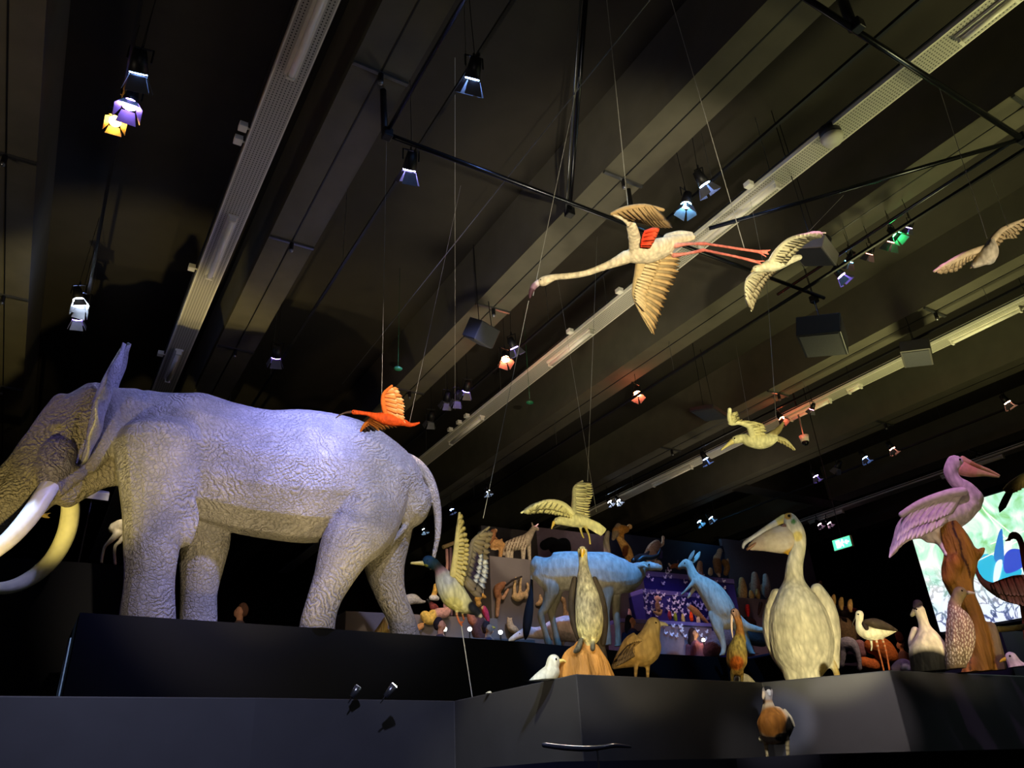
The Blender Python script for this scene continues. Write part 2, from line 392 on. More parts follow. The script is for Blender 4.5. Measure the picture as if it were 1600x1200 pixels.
# cross girder
p0 = PH(1165, 757, HR)
tag(MB().box((p0[0], 13.2, ZR-.02), (p0[0]+5.2, 13.7, ZS)).build('trim_2', CEIL), kind='structure')
tag(MB().box((4.7, 17.0, ZR-.02), (7.4, 17.6, ZS)).build('trim_3', CEIL), kind='structure')
tag(MB().box((XL, YF, -.2), (XR, YB, 0)).build('floor', FLOORM), kind='structure')
tag(MB().box((XL, YB, 0), (XR, YB+.2, ZS)).build('wall_back', WALLM), kind='structure')
tag(MB().box((XL, YF-.2, 0), (XR, YF, ZS)).build('wall_front', WALLM), kind='structure')
tag(MB().box((XL-.2, YF, 0), (XL, YB, ZS)).build('wall_left', WALLM), kind='structure')
tag(MB().box((XR, YF, 0), (XR+.2, YB, ZS)).build('wall_right', mat('black_wall', '0c0c0c', .9), ), kind='structure')
# raised walkway behind the elephant platform
ZW = 1.9
tag(MB().box((-6.5, 11.6, .0), (21, 22, ZW)).build('floor_upper', FLOORM), kind='structure')

HF = .42; ZF = CZ+HF                         # front plinth
def P2(u, v, h): q = PH(u, v, h); return (q[0], q[1])
front = [P2(0, 1087, HF), P2(400, 1090, HF), P2(710, 1095, HF), P2(900, 1053, HF), P2(1190, 1066, HF), P2(1390, 1047, HF), P2(1600, 1056, HF)]
front = [(-5.5, front[0][1]-.2)]+front+[(9.5, front[-1][1]+.35), (9.5, 8.6), (5.5, 8.9), (-5.5, 8.9)]
tag(MB().prism(front, 0, ZF).build('display_plinth', PLIN, bevel=.006), 'long dark grey stepped plinth in front, carrying the near birds', 'plinth')
# low ledge at eye level in front of it
lv = [(560, 1212), (750, 1200), (870, 1190), (1150, 1185), (1280, 1178), (1600, 1170)]
ld = [4.55, 4.3, 3.75, 4.75, 4.75, 5.6]
lp = [PD(u, v, d) for (u, v), d in zip(lv, ld)]
poly = [(-5.4, 3.55)]+[(p[0], p[1]) for p in lp]+[(9.4, 3.0)]+[(p[0], p[1]-.015) for p in front[1:8][::-1]]+[(-5.4, front[0][1]-.02)]
zz = [CZ-.03]+[p[2] for p in lp]+[CZ-.09]+[CZ-.08]*3+[CZ-.02]*5
tag(MB().prism(poly, 0, zz).build('plinth_ledge', PLIN2), 'low navy ledge at the foot of the front plinth, under the orange-breasted duck', 'ledge')
# elephant platform
HE = 1.7; ZE = CZ+HE
el = [P2(125, 957, HE), P2(400, 975, HE), P2(655, 992, HE), P2(820, 1003, HE), P2(1000, 1020, HE), P2(1190, 1030, HE)]
el2 = el+[(17.5, 11.9), (20, 12.3)]
el2 = el2+[(20, 14.0), (13.5, 12.5), (9.5, 11.6), (6.3, 11.15), (el[0][0], 11.0)]
tag(MB().prism(el2, 0, ZE).build('platform', mat('navy_platform_paint', '04050a', .6, 0, .05, spec=.15)), 'high dark platform under the elephant and the bull', 'platform')
tag(MB().box((el[0][0]-.012, 10.1, ZF), (el[0][0], 10.75, ZE-.12)).build('painted_light_strip', mat('painted_light_pale', '9aa0b0', .4)), 'narrow pale blue-lit panel on the left side of the elephant platform', 'panel')  # added pale strip imitates the lit part of the side face
# platform with the pale antelope, behind the head
lb = PH(0, 870, 3.0); 
tag(MB().box((-4, lb[1], 0), (PH(275, 884, 3.0)[0], lb[1]+1.6, CZ+3.0)).build('platform', mat('navy_platform_paint', '04050a')), 'tall navy platform behind the elephant head with a pale antelope on it', 'platform')

# ------------------------------------------------------------------ cable trays, tubes, boxes
TRAY = mat('white_tray_enamel', 'e4e0d2', .45, 0, .05)
def tray_mat():
    m = bpy.data.materials.new('perforated_tray'); nt, N, L, b = nodes(m)
    tc = N.new('ShaderNodeTexCoord'); mp = N.new('ShaderNodeMapping'); mp.inputs['Scale'].default_value = (28, 28, 28); L.new(tc.outputs['Object'], mp.inputs[0])
    fr = N.new('ShaderNodeVectorMath'); fr.operation = 'FRACTION'; L.new(mp.outputs[0], fr.inputs[0])
    sb = N.new('ShaderNodeVectorMath'); sb.operation = 'SUBTRACT'; sb.inputs[1].default_value = (.5, .5, .5); L.new(fr.outputs[0], sb.inputs[0])
    ml = N.new('ShaderNodeVectorMath'); ml.operation = 'MULTIPLY'; ml.inputs[1].default_value = (1, .8, 0); L.new(sb.outputs[0], ml.inputs[0])
    ln = N.new('ShaderNodeVectorMath'); ln.operation = 'LENGTH'; L.new(ml.outputs[0], ln.inputs[0])
    lt = N.new('ShaderNodeMath'); lt.operation = 'LESS_THAN'; lt.inputs[1].default_value = .2; L.new(ln.outputs['Value'], lt.inputs[0])
    mx = N.new('ShaderNodeMix'); mx.data_type = 'RGBA'; L.new(lt.outputs[0], mx.inputs[0])
    mx.inputs[6].default_value = lin('b4b0a2')+(1,); mx.inputs[7].default_value = lin('2c2a26')+(1,)
    L.new(mx.outputs[2], b.inputs['Base Color']); b.inputs['Roughness'].default_value = .5; return m
PERF = tray_mat(); TUBE = mat('unlit_tube_glass', 'f6f1e2', .25, 0, .03)
trays = [(.1755, 'left of the hall above the elephant head', -3.5), (1.078, 'crossing the middle of the ceiling', -3.5), (2.03, 'third from the left, behind the flying gannet', -3.5), (3.13, 'farthest right, beyond the pink pelican', -3.5)]
ZT = CZ+6.35
trx = []
for a, where, y0 in trays:
    x = a*6.35; trx.append(x); r = thing('cable_tray', 'long white perforated cable tray '+where, 'cable tray', (x, 10, ZT))
    MB().box((x-.15, y0, ZT), (x+.15, 26, ZT+.012)).build('tray_base', PERF, r)
    MB().box((x-.165, y0, ZT), (x-.15, 26, ZT+.09)).build('side_rail', TRAY, r)
    MB().box((x+.15, y0, ZT), (x+.165, 26, ZT+.09)).build('side_rail', TRAY, r)
    for k in range(7): MB().rod((x, 1+k*3.4, ZT), (x, 1+k*3.4, ZS), .006, 6).build('hanger_rod', STEEL, r)
    MB().path([(x-.19, y0, ZT+.05), (x-.185, 26, ZT+.05)], .012).build('cable', BLACK, r)
def tube_light(i, y0, y1, lab):
    x = trx[i]; r = thing('fluorescent_light', lab, 'light', (x, y0, ZT-.03))
    MB().box((x-.06, y0, ZT-.035), (x+.06, y1, ZT-.001)).build('housing', TRAY, r)
    MB().rod((x, y0+.03, ZT-.055), (x, y1-.03, ZT-.062), .034, 12).build('tube', TUBE, r, True)
    for y in (y0+.02, y1-.02): MB().box((x-.04, y-.015, ZT-.1), (x+.04, y+.015, ZT-.034)).build('end_cap', TRAY, r)
def yy(u, v): return PH(u, v, 6.33)[1]
H = 'switched-off fluorescent batten '
for i, (u0, v0), (u1, v1), lab in [
    (0, (560, -180), (460, 120), H+'at the top of the left cable tray'), (0, (355, 335), (325, 430), H+'halfway down the left cable tray'),
    (0, (270, 545), (250, 590), H+'low on the left tray, above the elephant back'),
    (1, (1600, 0), (1500, 65), H+'at the top right corner'), (1, (1215, 285), (1075, 375), H+'above the flamingo tail'),
    (1, (925, 515), (860, 568), H+'under the flamingo wing tip'), (1, (752, 650), (700, 690), H+'right of the elephant rump'),
    (2, (1600, 483), (1490, 535), H+'at the right edge beside the projector'), (2, (1350, 602), (1330, 612), H+'short, between the two right projectors'), (2, (1302, 625), (1240, 655), H+'behind the gannet wing'),
    (2, (1082, 728), (1020, 757), H+'lower left end of the third tray'), (3, (1556, 708), (1460, 742), H+'above the pink pelican bill'), (3, (1305, 795), (1255, 814), H+'right of the big pelican head')]:
    a, b = sorted((yy(u0, v0), yy(u1, v1))); tube_light(i, a, b, lab)
def jbox(u, v, lab, i):
    p = PH(u, v, 6.38); x = trx[i]-.24; y = p[1]
    r = thing('junction_box', lab, 'junction box', (x, y, ZT+.03))
    MB().box((x-.045, y-.05, ZT), (x+.045, y+.05, ZT+.07)).build('box', TRAY, r, bevel=.006)
    MB().rod((x+.04, y, ZT+.03), (x+.1, y, ZT+.03), .012).build('gland', TRAY, r)
for q in [(393, 203, 'small white junction box on the left tray, the upper of a pair', 0), (384, 223, 'small white junction box on the left tray, the lower of a pair', 0),
          (306, 420, 'small white junction box on the left tray beside the batten', 0), (252, 553, 'small white junction box at the low end of the left tray', 0),
          (1172, 290, 'white junction box with looped cables on the middle tray', 1), (890, 518, 'white junction box on the middle tray, left of the flamingo wing tip', 1),
          (968, 455, 'white junction box on the middle tray behind the flamingo neck', 1), (728, 650, 'white junction box on the middle tray, topmost of three', 1),
          (716, 660, 'white junction box on the middle tray, second of three', 1), (706, 672, 'white junction box on the middle tray, lowest of three', 1)]: jbox(*q)

# rib clamps
def clamp(u, v, lab):
    p = PH(u, v, HR); a = min((-.205, .30, .80, 1.325, 1.84, 2.38, 2.98), key=lambda q: abs(q*HR-p[0])); x = a*HR; y = p[1]
    r = thing('beam_clamp', lab, 'clamp', (x, y, ZR), 'hook clamps under the ceiling ribs')
    MB().box((x-.3, y-.02, ZR-.035), (x+.3, y+.02, ZR-.004)).build('bar', STEEL, r)
    MB().rod((x, y, ZR-.03), (x, y, ZR-.14), .03).build('hook', BLACK, r)
    MB().ball((x, y, ZR-.15), .03).build('ball_joint', STEEL, r, True)
L_ = 'steel hook clamp under a ceiling rib, '
for q in [(25, 245, L_+'high at the left edge'), (15, 462, L_+'halfway down the left edge'), (5, 603, L_+'low at the left edge'),
          (600, 115, L_+'at the corner of the pipe frame'), (455, 377, L_+'on the second rib'), (363, 543, L_+'just above the elephant back'),
          (978, 280, L_+'above the flamingo wing'), (770, 480, L_+'above the hanging speaker'), (640, 610, L_+'beside the orange ibis'),
          (1585, 150, L_+'top right, on the bright rib'), (1462, 487, L_+'above the right projector'), (1220, 615, L_+'behind the gannet'),
          (1045, 700, L_+'left of the gannet bill'), (1390, 662, L_+'on the far right rib'), (1525, 705, L_+'above the pink pelican')]: clamp(*q)

# tracks and pipe frame
tr = [(-.045, 6.2, 'farthest left, carrying the orange lamp'), (.42, 6.2, 'second from the left, carrying two blue lamps'), (.96, 6.2, 'crossing behind the flamingo'), (1.44, 5.9, 'right, ending at the pipe frame corner'), (1.93, 6.2, 'far right, behind the gannet'), (2.68, 6.2, 'farthest right, above the pink pelican')]
for a, h, w in tr:
    x = a*h; r = thing('lighting_track', 'thin dark lighting track '+w, 'track', (x, 8, CZ+h))
    MB().box((x-.018, -3, CZ+h-.018), (x+.018, 20, CZ+h+.018)).build('rail', BLACK, r)
    for k in range(6): MB().rod((x, 1+k*3.6, CZ+h), (x, 1+k*3.6, ZS), .004, 6).build('hanger_rod', STEEL, r)
HP = 5.9; ZP = CZ+HP
PIPE = mat('dark_steel_pipe', '3a3c42', .25, .9, .1)
A_ = PH(605, 210, HP); B_ = PH(1272, 468, HP); C_ = PH(1597, 217, HP)
r = thing('pipe_frame', 'large hanging frame of dark steel pipes between the flamingo and the ceiling', 'pipe frame', (A_[0], A_[1], ZP))
MB().rod((A_[0], A_[1], ZP), (B_[0]+.1, A_[1], ZP), .028, 12).build('cross_pipe', PIPE, r, True)
MB().rod((A_[0], A_[1]+.05, ZP+.04), (A_[0], -1.5, ZP+.04), .022, 12).build('long_pipe', PIPE, r, True)
MB().rod((3.9, C_[1], ZP), (C_[0]+.1, C_[1], ZP), .032, 12).build('cross_pipe', PIPE, r, True)
MB().rod((C_[0], C_[1]-3, ZP+.05), (C_[0]+.02, B_[1]+.2, ZP+.05), .022, 12).build('long_pipe', PIPE, r, True)
MB().rod(PH(1108, 357, HP), PH(1597, 217, HP), .026, 12).build('diagonal_pipe', PIPE, r, True)
MB().rod(PH(890, 332, HP), PH(916, -12, HR+.3), .026, 12).build('brace_pipe', PIPE, r, True)
MB().rod(PH(884, 332, HP), PH(908, -12, HR+.3), .012, 8).build('brace_pipe', STEEL, r, True)
MB().rod((A_[0]-.03, A_[1], ZP), (A_[0]-.06, A_[1], ZR), .035, 10).build('hanger', BLACK, r, True)
c = PH(978, 300, HR); MB().rod((c[0], A_[1], ZP), (c[0], A_[1], ZR), .03, 10).build('hanger', BLACK, r, True)
c = PH(1340, 40, HP); MB().rod((c[0], C_[1], ZP), (c[0], C_[1], ZR), .05, 10).build('hanger', BLACK, r, True)
for p in (A_, B_, C_, PH(890, 332, HP), c): MB().box((p[0]-.05, p[1]-.05, ZP-.05), (p[0]+.05, p[1]+.05, ZP+.06)).build('coupler', BLACK, r, bevel=.01)
o = MB().rod(PH(1015, 0, 6.3), PH(535, 600, 6.3), .006).build('thin_conduit', STEEL); tag(o, 'thin steel conduit running down the middle of the ceiling', 'conduit')
# ------------------------------------------------------------------ stage lamps
def lamp(u, v, col, st, lab, h=6.05, sc=1.0, to=(.1, .75, -1), trackdx=0):
    p = PH(u, v, h); d = np.array(to, float)+np.array([.1, .35, 0]); d /= np.linalg.norm(d); a = np.cross(d, (1, 0, 0)); a /= np.linalg.norm(a); b = np.cross(d, a)
    r = thing('stage_lamp', lab, 'stage lamp', p, 'stage lamps on the tracks'); s = sc
    MB().rod(p-d*.20*s, p-d*.02*s, .05*s, 14, .075*s).build('housing', BLACK, r, True)
    top = p-d*.11*s; 
    mb = MB()
    for sg in (-1, 1): mb.rod(top+b*.085*s*sg, top+b*.085*s*sg+np.array([0, 0, .14*s]), .008*s, 6)
    mb.rod(top-b*.09*s+np.array([0, 0, .14*s]), top+b*.09*s+np.array([0, 0, .14*s]), .008*s, 6)
    mb.rod(top+np.array([0, 0, .14*s]), top+np.array([0, 0, max(.2, 6.2-h+.11*d[2]*0+.02)]), .01*s, 6); mb.build('yoke', BLACK, r)
    e = emis('lamp_glow_%02x%02x%02x_%d' % (tuple(int(q*255) for q in col)+(int(st),)), col, st) if st else mat('dark_lens', '8d8d94', .1)
    MB().rod(p-d*.018*s, p-d*.012*s, .066*s, 16).build('lens', e, r)
    dm = mat('barn_door_metal', '55555c', .45, .2)
    MB().rod(p-d*.15*s+np.array([0, 0, .05]), (p[0], p[1], ZS), .004, 6).build('drop_rod', BLACK, r)
    for q in (a, -a, b, -b):
        o2 = np.cross(d, q); c0 = p+q*.065*s; c1 = p+q*.115*s+d*.12*s
        w0, w1 = .055*s, .085*s; n = np.cross(c1-c0, o2); n = n/np.linalg.norm(n)*.003
        MB().add([c0-o2*w0, c0+o2*w0, c1+o2*w1, c1-o2*w1, c0-o2*w0+n, c0+o2*w0+n, c1+o2*w1+n, c1-o2*w1+n],
                 [(0,1,2,3),(7,6,5,4),(0,4,5,1),(1,5,6,2),(2,6,7,3),(3,7,4,0)]).build('barn_door', dm, r)
cB, cV, cW, cO, cR, cG = (.25, .45, 1), (.35, .2, 1), (.7, .85, 1), (1, .38, .03), (1, .16, .06), (.05, 1, .2)
S_ = 'stage lamp '
for q in [
 (216, 118, cB, 60, 'large blue-lit '+S_+'at the top left, topmost of three', {'sc': 1.2}), (202, 165, cV, 60, 'violet-lit '+S_+'at the top left, between the blue and the orange one', {'sc': 1.1, 'to': (-.1, -.5, -1)}),
 (180, 190, cO, 130, 'glowing orange '+S_+'at the top left', {'to': (0, -.9, -1), 'sc': .9}),
 (123, 470, cW, 110, 'very bright white-blue '+S_+'above the elephant head, upper of the cluster', {'to': (.2, -.3, -1)}), (127, 480, cW, 110, 'very bright white-blue '+S_+'above the elephant head, middle of the cluster', {'h': 6.0, 'to': (-.2, -.5, -1)}), (121, 500, cV, 60, 'small violet '+S_+'above the elephant head, lowest of the cluster', {}),
 (737, 126, cB, 90, 'bright blue '+S_+'high in the middle of the ceiling', {'sc': 1.1}), (639, 268, (.4, .35, 1), 90, 'bright violet-blue '+S_+'hanging just below the pipe frame corner', {'sc': 1.1}),
 (431, 560, cV, 26, 'dim violet '+S_+'alone above the elephant back', {'sc': 1.1}), (790, 562, cR, 130, 'glowing red-orange '+S_+'under the hanging speaker', {'to': (-.3, -.8, -1)}),
 (804, 545, cV, 26, 'dim violet '+S_+'right of the red-orange one under the speaker', {'to': (.5, -.2, -1)}), (728, 612, cV, 60, 'violet '+S_+'right of the orange ibis', {}),
 (713, 625, cW, 0, 'unlit '+S_+'beside the violet one right of the orange ibis', {}), (697, 628, cW, 0, 'unlit '+S_+'left of its unlit neighbour near the orange ibis', {}), (672, 658, cW, 0, 'unlit '+S_+'nearest the orange ibis tail', {}),
 (996, 616, cR, 130, 'glowing red '+S_+'alone between the flamingo and the flying gannet', {'to': (-.4, -.7, -1)}),
 (1102, 290, cB, 90, 'blue '+S_+'behind the flamingo, right one of two', {'to': (.6, -.3, -1)}), (1072, 322, (.2, .6, 1), 70, 'pale blue '+S_+'behind the flamingo, left one of two', {'to': (-.3, -.2, -1)}),
 (1402, 368, cG, 130, 'glowing green '+S_+'at the right side', {'sc': .8, 'to': (0, -.8, -1)}), (1393, 380, (1, .4, .25), 26, 'dim orange '+S_+'just below the green one', {'sc': .9}), (1420, 357, cV, 60, 'tiny violet '+S_+'right of the green one', {'sc': .6}),
 (1358, 398, (1, .3, .2), 14, 'dim red '+S_+'left of the green one', {'sc': .7}), (1326, 410, (.2, .7, 1), 40, 'pale cyan '+S_+'above the bright violet one on the right', {'sc': .8}), (1316, 432, cV, 110, 'bright violet '+S_+'right of the white flying gull', {'sc': .9, 'to': (.5, -.6, -1)}),
 (1222, 655, cR, 130, 'glowing red '+S_+'behind the gannet tail', {'to': (0, -.8, -1), 'sc': .9}), (1268, 640, (1, .2, .3), 60, 'small pink-red '+S_+'right of the red one behind the gannet', {'sc': .7}), (1103, 718, cB, 110, 'blue '+S_+'below the gannet bill', {'sc': 1, 'to': (.3, -.5, -1)}),
 (1093, 816, (.15, .6, 1), 130, 'bright cyan '+S_+'over the kangaroo, left of two', {'to': (.2, -.8, -1)}), (1111, 810, (.3, .65, 1), 110, 'bright cyan '+S_+'over the kangaroo, right of two', {'to': (.4, -.7, -1)}),
 (1275, 745, cV, 40, 'small dim violet '+S_+'above the big pelican', {'to': (.2, -.6, -1)}), (1308, 732, cW, 0, 'unlit '+S_+'above and right of the big pelican', {}), (1352, 716, cB, 60, 'small blue '+S_+'left of the orange pair', {'to': (.2, -.6, -1)}),
 (1395, 702, (1, .35, .2), 60, 'dim orange '+S_+'left of the pink pelican head', {'to': (.2, -.6, -1)}), (1575, 630, (1, .4, .2), 60, 'dim orange '+S_+'at the far right edge', {'to': (.2, -.6, -1)}),
 (1281, 820, (1, .55, .7), 40, 'tiny pink '+S_+'above the exit sign, left of two', {'to': (.2, -.8, -1), 'sc': .9}), (1296, 818, (1, .55, .7), 40, 'tiny pink '+S_+'above the exit sign, right of two', {'to': (.2, -.8, -1), 'sc': .9}),
 (953, 785, cW, 110, 'small white '+S_+'above the eagle, left of two', {'to': (.2, -.8, -1), 'sc': .8}), (967, 783, cW, 110, 'small white '+S_+'above the eagle, right of two', {'to': (.2, -.8, -1), 'sc': .8}),
 (762, 768, (.6, .8, 1), 60, 'small white '+S_+'above the mallard wing', {'to': (.1, -.5, -1), 'sc': .9}), (663, 828, (.5, .8, 1), 70, 'small blue-white '+S_+'between the elephant tail and the mallard', {'to': (.1, -.5, -1), 'sc': .9}), (706, 797, (.3, .5, 1), 40, 'small dim blue '+S_+'above the mallard head', {'to': (.1, -.5, -1), 'sc': .8})]:
    kw = q[5]; far = {1093, 1111, 1275, 1308, 1352, 1395, 1575, 1281, 1296, 953, 967}
    lamp(q[0], q[1], q[2], q[3], q[4], **kw)
# coloured spill of the strongest lamps on the ceiling around them
for u, v, c_, e_ in [(180, 190, (1, .42, .05), 9), (123, 478, (.35, .5, 1), 7), (790, 570, (1, .25, .08), 7), (996, 620, (1, .2, .08), 7), (1402, 368, (.1, 1, .2), 3), (737, 140, cB, 2), (639, 280, (.4, .35, 1), 3), (1222, 655, cR, 5)]:
    p = PH(u, v, 6.12); point((p[0], p[1], p[2]), c_, e_, .03)

# ------------------------------------------------------------------ speakers, projectors and ceiling devices
def device(name, lab, cat, u, v, h, size, yaw, pitch, col, hang=True):
    p = PH(u, v, h); M = Matrix.Rotation(math.radians(yaw), 3, 'Z') @ Matrix.Rotation(math.radians(pitch), 3, 'X')
    ax, ay, az = (np.array(M.col[i]) for i in range(3)); r = thing(name, lab, cat, p); hx, hy, hz = (q/2 for q in size)
    MB().obox(p, ax, ay, az, hx, hy, hz).build('casing', col, r, bevel=.012)
    MB().obox(p-az*(hz+.004), ax, ay, az, hx*.9, hy*.88, .006).build('grille', mat('speaker_grille', '3a3a40', .6, 0, .2, .5, 90), r)
    if hang:
        for s in (-1, 1): MB().rod(p+ax*hx*.7*s+az*hz, p+ax*hx*.5*s+np.array([0, 0, ZS-p[2]]), .006, 6).build('hanging_rod', BLACK, r)
    return r, p, ax, ay, az
DK = mat('dark_casing', '26262c', .4, 0, .08)
device('loudspeaker', 'black box loudspeaker hanging above the red-orange lamp', 'speaker', 752, 520, 5.9, (.42, .3, .3), 20, 35, DK)
r, p, ax, ay, az = device('loudspeaker', 'big black loudspeaker hanging under the ceiling right of the white gull', 'speaker', 1285, 525, 5.4, (.8, .6, .3), 30, 12, DK)
r, p, ax, ay, az = device('projector', 'grey projector hanging behind the wing of the white gull', 'projector', 1272, 392, 5.3, (.5, .4, .16), 20, 25, mat('grey_casing', '8d8680', .5, 0, .05))
MB().rod(p+az*.08, p+az*.16, .17, 18).build('round_mount', DK, r, True)
r, p, ax, ay, az = device('projector', 'dark projector hanging in front of the right cable tray', 'projector', 1432, 552, 5.9, (.7, .45, .2), 28, 10, mat('grey_casing2', '4d4a48', .5, 0, .05))
r, p, ax, ay, az = device('loudspeaker', 'flat black speaker panel left of the flying gannet', 'speaker', 1108, 645, 6.0, (.7, .5, .08), 20, 10, DK)
p = PH(1302, 222, 6.2); r = thing('smoke_detector', 'round pale smoke detector under the middle cable tray', 'smoke detector', p)
MB().rod(p, p+np.array([0, 0, .07]), .1, 20, .13).build('cap', TRAY, r, True); MB().rod(p+np.array([0, 0, .07]), p+np.array([0, 0, .2]), .12, 20).build('base', DK, r, True)
p = PH(1258, 690, 5.7); r = thing('security_camera', 'white dome security camera on a rod right of the flying gannet', 'camera', p)
MB().rod(p, p+np.array([0, 0, .13]), .08, 16, .1).build('housing', TRAY, r, True); MB().ball(p-np.array([0, 0, .02]), .07, 14, 9).build('dome', mat('dark_dome', '101014', .1), r, True)
MB().rod(p+np.array([0, 0, .13]), (p[0], p[1], ZS), .02).build('drop_rod', STEEL, r)
p = PD(145, 772, 12.6); r = thing('floodlight', 'flat grey floodlight box seen under the elephant jaw', 'floodlight', p)
MB().obox(p, (1, .1, 0), (0, .9, .4), (0, -.4, .9), .22, .14, .06).build('casing', mat('pale_box', 'a09a8a', .5), r, bevel=.01)
MB().rod(p-np.array([0, 0, .1]), (p[0], p[1], CZ+3.0), .012).build('stand_rod', BLACK, r)
for u, v, lab in [(622, 576, 'small green-tinted glass disc hanging above the orange ibis'), (828, 629, 'small green-tinted glass disc right of the red-orange lamp')]:
    p = PH(u, v, 5.6); tag(MB().ball(p, .07, 12, 8, (1, .8, .45)).rod(p, (p[0], p[1], ZS), .003, 6).build('glass_disc', mat('green_glass', '1f5a3c', .2), None, True), lab, 'disc')

# exit sign on the dark right side
p = PD(1317, 849, 17.0); r = thing('exit_sign', 'small glowing green emergency exit sign on the dark wall', 'exit sign', p)
ex, ey = np.array([0, -1, 0]), np.array([0, 0, 1.]); exn = np.array([-1, 0, 0.])
MB().obox(p, ex, ey, exn, .22, .115, .03).build('casing', TRAY, r)
GG = emis('exit_green', (.05, .75, .35), 1.6); GW = emis('exit_white', (.8, 1, .85), 2.2)
MB().obox(p+exn*.032, ex, ey, exn, .21, .105, .002).build('green_panel', GG, r)
q = p+exn*.037
mb = MB()
mb.obox(q+ex*-.09, ex, ey, exn, .045, .075, .001)
mb.build('door_symbol', GW, r)
mb = MB(); mb.ball(q+ex*.02+ey*.06, .016); mb.rod(q+ex*.02+ey*.05, q+ex*.0-ey*.01, .014); mb.rod(q-ey*.01, q+ex*.03-ey*.07, .01); mb.rod(q-ey*.01, q-ex*.045-ey*.05, .01); mb.rod(q+ex*.015+ey*.035, q-ex*.03+ey*.01, .008); mb.rod(q+ex*.015+ey*.035, q+ex*.055+ey*.005, .008)
mb.build('running_figure', GW, r)
mb = MB(); mb.rod(q+ex*.09, q+ex*.17, .012); mb.rod(q+ex*.085, q+ex*.12+ey*.035, .012); mb.rod(q+ex*.085, q+ex*.12-ey*.035, .012); mb.build('arrow', GW, r)
MB().rod(p+ey*.11, (p[0], p[1], ZS), .008).build('drop_rod', BLACK, r)
# ------------------------------------------------------------------ elephant
E_ = Sheet(400, 960, y=10.15, az=0)
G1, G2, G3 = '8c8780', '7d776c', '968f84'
ch = [
 (G1, [(212, 672, 76, 0, .6), (270, 700, 106, 0, .62), (340, 721, 107, 0, .7), (410, 737, 111, 0, .76), (480, 742, 119, 0, .76), (550, 746, 110, 0, .74), (602, 762, 84, 0, .8), (632, 785, 55, 0, .9)]),
 (G1, [(255, 700, 72, -38, .7), (246, 790, 50, -46, .8), (238, 850, 39, -48), (234, 905, 34, -48), (231, 950, 36, -48), (230, 985, 38, -48)]),
 (G1, [(268, 800, 30, -46), (284, 838, 17, -48)]),
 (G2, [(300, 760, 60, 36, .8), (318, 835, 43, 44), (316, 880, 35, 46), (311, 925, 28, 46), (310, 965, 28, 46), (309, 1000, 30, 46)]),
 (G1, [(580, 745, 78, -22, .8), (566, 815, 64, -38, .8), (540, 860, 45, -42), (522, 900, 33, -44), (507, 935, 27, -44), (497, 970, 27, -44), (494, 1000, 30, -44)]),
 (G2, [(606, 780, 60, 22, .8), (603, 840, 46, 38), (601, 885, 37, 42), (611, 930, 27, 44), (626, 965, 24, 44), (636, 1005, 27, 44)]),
 (G1, [(624, 724, 28, 0, .8), (650, 728, 15), (671, 752, 11), (683, 795, 8.5), (684, 835, 6), (679, 862, 4.5), (676, 880, 3.5)]),
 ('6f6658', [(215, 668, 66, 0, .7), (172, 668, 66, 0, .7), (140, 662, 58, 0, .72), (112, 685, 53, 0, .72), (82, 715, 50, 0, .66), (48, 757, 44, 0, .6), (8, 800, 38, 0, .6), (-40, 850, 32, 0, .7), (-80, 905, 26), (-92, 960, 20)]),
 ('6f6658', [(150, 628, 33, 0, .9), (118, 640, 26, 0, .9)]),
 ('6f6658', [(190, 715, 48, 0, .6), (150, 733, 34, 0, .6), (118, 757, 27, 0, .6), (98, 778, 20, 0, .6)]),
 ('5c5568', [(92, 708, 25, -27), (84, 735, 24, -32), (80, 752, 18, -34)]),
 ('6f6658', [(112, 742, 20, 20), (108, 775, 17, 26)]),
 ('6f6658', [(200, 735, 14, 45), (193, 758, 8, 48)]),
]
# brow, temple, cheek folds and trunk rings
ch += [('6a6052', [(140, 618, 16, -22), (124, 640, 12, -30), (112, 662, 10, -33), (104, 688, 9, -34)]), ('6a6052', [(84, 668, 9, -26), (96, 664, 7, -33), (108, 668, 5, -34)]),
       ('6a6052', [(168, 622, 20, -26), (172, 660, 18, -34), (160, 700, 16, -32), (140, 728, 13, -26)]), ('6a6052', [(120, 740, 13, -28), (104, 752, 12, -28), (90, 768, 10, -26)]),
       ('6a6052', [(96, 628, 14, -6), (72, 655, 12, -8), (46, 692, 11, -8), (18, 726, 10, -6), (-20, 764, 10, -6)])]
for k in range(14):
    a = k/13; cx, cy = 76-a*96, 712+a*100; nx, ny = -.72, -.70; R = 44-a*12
    ch.append(('6a6052', [(cx+nx*R*.93, cy+ny*R*.93, 3.6, -4), (cx+nx*R*.5, cy+ny*R*.5, 3.6, -22+a*3), (cx, cy, 3.6, -28+a*5), (cx-nx*R*.5, cy-ny*R*.5, 3.6, -22+a*3), (cx-nx*R*.9, cy-ny*R*.9, 3.4, -4)]))
